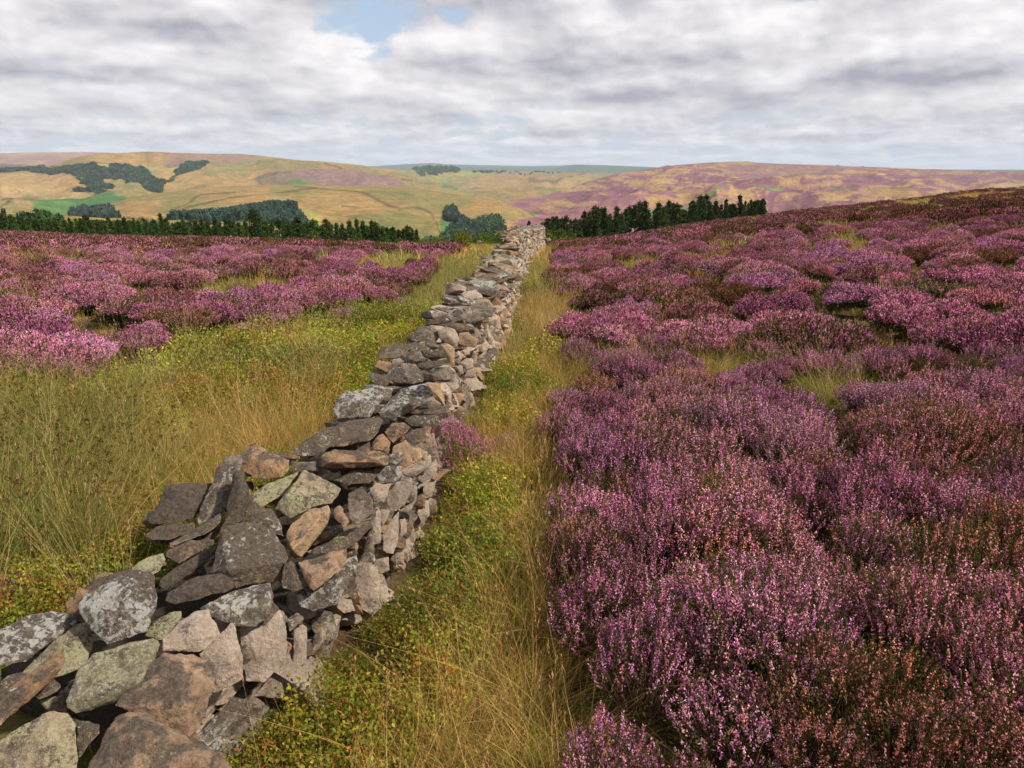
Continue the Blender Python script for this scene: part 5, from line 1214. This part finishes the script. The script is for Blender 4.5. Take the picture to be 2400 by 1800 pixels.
# valley floor far below, out to the horizon
V = []; n = 96
for r in (300, 12500):
    for i in range(n): a = 6.2832*i/n; V.append((r*math.sin(a), r*math.cos(a), -190-(r > 400)*60))
Fq = [[i, (i+1) % n, n+(i+1) % n, n+i] for i in range(n)][::1]
o = link('terrain', mesh_np('terrain', np.array(V), np.array(Fq)[:, ::-1], [M_HILL], col=np.tile(STR2*.8, (len(V), 1)))); tag(o, kind='structure')

# ---------- far woods ----------
def far_tree(kind, seed):
    st = np.random.default_rng(seed); s = Soup()
    if kind == 'b':
        n = 120; v = st.normal(size=(n, 3)); v /= np.linalg.norm(v, axis=1)[:, None]; cen = st.normal(size=(5, 3))*np.array((.25, .25, .12)); k = st.integers(0, 5, n)
        P = cen[k]+v*.32; P[:, 2] += .55; s.leaves(P-v*.1, v+st.normal(size=(n, 3))*.6, .32, .28, np.array([(.075,.11,.045),(.10,.14,.05),(.055,.085,.04)])[st.integers(0, 3, n)], .2)
    else:
        n = 110; t = st.uniform(.05, 1, n); a = st.uniform(0, 6.28, n); q = .24*(1-t)**.8+.02; P = np.stack([q*.6*np.cos(a), q*.6*np.sin(a), t*1.15], 1)
        d = np.stack([np.cos(a), np.sin(a), st.normal(size=n)*.5-.3], 1); s.leaves(P, d, .2, .2, np.array([(.06,.09,.055),(.085,.115,.065),(.045,.07,.05)])[st.integers(0, 3, n)], .25)
    return src('far_tree', s.mesh('far_tree', M_CANOPY))
FB = [far_tree('b', k) for k in range(3)]; FC = [far_tree('c', k+9) for k in range(3)]
def wood(hill, poly, n, h, srcs, label, tint, wide=1.0, sink=.1):
    xs = [p[0] for p in poly]; ys = [p[1] for p in poly]; X = rng.uniform(min(xs), max(xs), n*4); Y = rng.uniform(min(ys), max(ys), n*4)
    ok = in_poly(X+(vnoise(X*.1, Y*.2, 3)-.5)*16, Y+(vnoise(X*.1, Y*.2, 4)-.5)*7, poly); X, Y = X[ok][:n], Y[ok][:n]
    T = np.clip(hill.row_to_t(X, Y), 0, 1); P, _ = hill.pos(X, T); m = len(P); s = h*rng.uniform(.6, 1.35, m)
    P[:, 2] -= s*sink
    scatter('woodland', srcs, P, tilt(m, .05), np.stack([s*wide, s*wide, s], 1), np.array(tint)*(.95+.35*rng.normal(size=(m, 1))).clip(.4, 1.9), label, 'woodland', 'distant woods')
wood(H3, [(-300,400),(0,397),(40,393),(80,392),(110,399),(180,399),(260,402),(280,396),(340,397),(360,408),(345,425),(352,434),(330,425),(290,413),(200,416),(120,415),(60,403),(0,406),(-300,410)], 2600, 8.5, FB, 'long belt of dark trees across the left hillside', (.75,.85,.9))
wood(H3, [(342,434),(360,422),(415,405),(432,385),(470,376),(492,384),(450,398),(412,410),(372,432)], 1300, 8.5, FB, 'wood running up the gully to the top right of the long tree belt', (.75,.85,.9))
wood(H3, [(205,415),(232,413),(262,430),(257,438),(232,434)], 420, 8, FB, 'small oblong wood below the long tree belt', (.7,.8,.85))
wood(H3, [(160,424),(200,428),(235,438),(248,444),(225,440),(180,432)], 40, 11, FB, 'scattered trees on the left hillside below the belt', (.75,.85,.85))
wood(H4, [(390,530),(440,512),(492,497),(560,487),(620,490),(680,500),(715,512),(732,524),(715,530),(680,526),(640,524),(560,526),(470,534)], 4200, 6, FC, 'blue green spruce plantation on the middle hillside', (.9,1.1,1.2))
wood(H4, [(162,508),(182,496),(228,494),(272,494),(276,502),(245,504),(285,514),(240,514)], 420, 9, FC, 'small dark conifer block at the foot of the left valley', (.8,.9,1.0))
wood(H4, [(1038,500),(1048,491),(1072,494),(1090,508),(1112,516),(1106,532),(1062,540),(1050,522),(1076,512)], 700, 7, FC, 'curved conifer wood in the valley beyond the wall end', (.85,1.0,1.05))
wood(H4, [(1040,530),(1054,516),(1060,540),(1030,556),(1000,562),(985,560),(1020,546)], 220, 6, FB, 'broadleaf trees along the stream in the valley', (.8,.95,.85))
wood(H7, [(1100,548),(1130,530),(1160,524),(1180,534),(1150,552),(1110,562)], 160, 8, FB, 'dark clump of trees on the valley floor right of the curved wood', (.7,.85,.9))
wood(H3, [(970,398),(985,394),(1010,391),(1055,391),(1082,397),(1040,406),(1005,407),(985,403)], 420, 10, FB, 'wooded knoll on the far plateau', (1.0,1.15,.8))
wood(H3, [(1100,402),(1130,398),(1165,402),(1300,404),(1320,406),(1200,405),(1130,405)], 140, 7, FB, 'thin line of far trees on the plateau skyline', (.7,.8,.8))
wood(H6, [(-400,515),(0,510),(90,512),(180,528),(260,530),(300,528),(360,528),(600,560),(500,580),(0,580),(-400,580)], 240, 3.3, FB+FC[:1], 'mixed dark green trees on the slope behind the far left heather', (.5,.62,.45))
# lone trees one can point to on the hill sides
BRF = [broad_meshes(21, 500), broad_meshes(22, 500)]
for hill, px, py, w, lab in ((H4,334,499,20,'largest lone round tree on the straw hillside in the left valley'), (H4,296,502,12,'smaller lone tree left of the large round one in the left valley'),
        (H6,46,503,14,'lone round tree on the skyline of the near left slope'), (H6,310,530,22,'broad dark tree at the left end of the group below the lone trees'), (H6,338,528,22,'round topped tree in the middle of the group below the lone trees'), (H6,372,530,18,'round tree at the right end of the group below the lone trees'),
        (H3,978,396,12,'dark clump of trees left of the wooded knoll'), (H7,1158,522,12,'dark tree by the track on the valley floor'), (H7,1563,388,7,'tiny dark clump on the skyline left of the right hill top'), (H7,1750,378,10,'tiny dark clump on the summit of the right hill'), (H7,1962,389,9,'tiny dark clump on the skyline right of the right hill top'), (H7,2020,391,9,'last tiny dark clump along the right hill skyline')):
    T = float(np.clip(hill.row_to_t(np.array([float(px)]), np.array([float(py)])), 0, 1)[0]); P, _ = hill.pos(np.array([float(px)]), np.array([T])); P = P[0]
    r = math.hypot(P[0], P[1]); S_ = w/F*r/1.7
    flat = .35 if 'tiny' in lab else 1.0
    tree('broadleaf_tree', random.choice(BRF), (P[0], P[1], P[2]-S_*.1), S_*flat, random.uniform(0, 6), lab, 'tree', None, (.6,.75,.7), 1/flat)
# ---------- haze, sky, sun ----------
def box(name, x0, x1, y0, y1, z0, z1):
    V = [(x, y, z) for z in (z0, z1) for y in (y0, y1) for x in (x0, x1)]
    Fq = [[0, 2, 3, 1], [4, 5, 7, 6], [0, 1, 5, 4], [2, 6, 7, 3], [0, 4, 6, 2], [1, 3, 7, 5]]
    return mesh_np(name, np.array(V, float), np.array(Fq))
HAZE = True
if HAZE:
    m = bpy.data.materials.new('haze_air'); m.use_nodes = True; t = m.node_tree; t.nodes.clear()
    v = t.nodes.new('ShaderNodeVolumePrincipled'); v.inputs['Color'].default_value = (.70, .83, 1, 1); v.inputs['Density'].default_value = 6.5e-5
    mo = t.nodes.new('ShaderNodeOutputMaterial'); t.links.new(v.outputs[0], mo.inputs['Volume'])
    me = box('haze', -13000, 13000, -13000, 13000, -900, 160); me.materials.append(m); o = link('haze', me); tag(o, 'thin bluish haze over the whole country', 'haze', None, 'stuff')
SUN_EL = math.radians(46); SUN_AZ = math.radians(112)      # azimuth from the view direction, clockwise: from the right, slightly behind
SEED_A = 21.4
w = bpy.data.worlds.new('World'); scene.world = w; w.use_nodes = True; t = w.node_tree; t.nodes.clear()
class W_(N):
    def __init__(s, t): s.t = t
n = W_(t)
w.cycles.sampling_method = 'MANUAL'; w.cycles.sample_map_resolution = 512
sky = n.a('TexSky', sky_type='NISHITA', sun_disc=False, sun_elevation=SUN_EL, sun_rotation=SUN_AZ, air_density=1.0, dust_density=1.0)
co = n.a('TexCoord').outputs['Generated']; sp = n.a('SeparateXYZ', {'Vector': co})
dx, dy, dz = sp.outputs
zz = n.math('MAXIMUM', dz, 0.0)
az = n.math('ARCTAN2', dx, dy)
def dens(dv, k, e, kv, seed, detail=7):
    """thickness of one cloud layer: the clouds flatten towards the horizon; dv looks a little higher in the sky"""
    v = n.math('MULTIPLY', n.math('LOGARITHM', n.math('ADD', zz, e), 2.71828), kv)
    p = n.a('CombineXYZ', {'X': n.math('ADD', n.math('MULTIPLY', az, k), dv*.3), 'Y': n.math('ADD', v, dv), 'Z': seed}).outputs[0]
    a = n.noise(p, .8, 2, .5); b = n.noise(p, 2.0, detail, .5, 0.0); p3 = n.a('CombineXYZ', {'X': n.math('ADD', n.math('MULTIPLY', az, k*4.2), dv*1.2), 'Y': n.math('ADD', n.math('MULTIPLY', zz, k*6.5), dv*2.2), 'Z': seed}).outputs[0]; q = n.noise(p3, 1.0, 4, .5)
    pf = n.math('SUBTRACT', 1.0, n.math('MULTIPLY', n.math('ABSOLUTE', n.math('SUBTRACT', q, .5)), 4.0))
    return n.math('ADD', n.math('ADD', n.math('MULTIPLY', a, .50), n.math('MULTIPLY', b, .40)), n.math('MULTIPLY', pf, .06))
def layer(k, e, kv, seed, c0, c1):
    d0 = dens(0.0, k, e, kv, seed); e0 = dens(0.0, k, e, kv, seed, 2); d1 = dens(.09, k, e, kv, seed, 6); d2 = dens(.32, k, e, kv, seed, 2); d3 = dens(.035, k, e, kv, seed, 7)
    hx = n.math('POWER', n.math('MULTIPLY', n.math('SUBTRACT', az, .33), 5.0), 2.0); hy = n.math('POWER', n.math('MULTIPLY', n.math('SUBTRACT', dz, .072), 60.0), 2.0)
    gap = n.math('MULTIPLY', n.math('EXPONENT', n.math('MULTIPLY', n.math('ADD', hx, hy), -1.0)), .05)
    cov = n.rmp(n.math('SUBTRACT', d0, gap), c0, c1)
    em = n.math('ADD', n.math('ADD', n.math('MULTIPLY', n.math('SUBTRACT', d0, d3), 1.2), n.math('MULTIPLY', n.math('SUBTRACT', d0, d1), 2.0)), n.math('MULTIPLY', n.math('SUBTRACT', e0, d2), 3.6))
    thick = n.rmp(d0, .42, .60)
    gx = n.math('POWER', n.math('MULTIPLY', n.math('SUBTRACT', az, .13), 6.0), 2.0); gz = n.math('POWER', n.math('MULTIPLY', n.math('SUBTRACT', dz, .125), 38.0), 2.0)
    bank = n.math('MULTIPLY', n.math('EXPONENT', n.math('MULTIPLY', n.math('ADD', gx, gz), -1.0)), -.12)
    em = n.math('ADD', em, bank)
    lum = n.math('ADD', n.math('SUBTRACT', .60, n.math('MULTIPLY', thick, .28)), em)
    return cov, n.mix(n.rmp(lum, -.12, .98), (3.5, 3.45, 4.0), (8.2, 7.95, 8.0))
cA, lA = layer(4.6, .06, 2.5, SEED_A, .375, .425)
cB, lB = layer(11.0, .02, 2.2, 7.7, .39, .46)
band = n.rmp(dz, .035, .085)
cov = n.math('ADD', n.math('MULTIPLY', cA, band), n.math('MULTIPLY', cB, n.math('SUBTRACT', 1.0, band)))
cc = n.mix(band, lB, lA)
blue = n.mix(.6, sky.outputs[0], (4.6, 5.7, 7.2))
c = n.mix(cov, blue, cc)
hz = n.rmp(dz, 0.0, .06, .65, 0.0)
c = n.mix(hz, c, (5.9, 6.2, 6.8))
bg = n.a('Background', {'Color': c, 'Strength': .10})
n.a('OutputWorld', {'Surface': bg.outputs[0]})
ld = bpy.data.lights.new('sun', 'SUN'); ld.energy = 5.0; ld.angle = math.radians(3); ld.color = (1, .91, .77)
lo = bpy.data.objects.new('sun', ld); COL.objects.link(lo)
sd = Vector((math.sin(SUN_AZ)*math.cos(SUN_EL), math.cos(SUN_AZ)*math.cos(SUN_EL), math.sin(SUN_EL)))
lo.rotation_euler = sd.to_track_quat('Z', 'Y').to_euler()
scene.view_settings.view_transform = 'Standard'; scene.view_settings.look = 'None'; scene.view_settings.exposure = .3; scene.view_settings.gamma = 1
cy = scene.cycles
cy.max_bounces = 6; cy.diffuse_bounces = 3; cy.transparent_max_bounces = 8; cy.volume_bounces = 0; cy.use_denoising = True
try: cy.denoiser = 'OPENIMAGEDENOISE'
except Exception: pass
cy.use_adaptive_sampling = True; cy.adaptive_threshold = .02
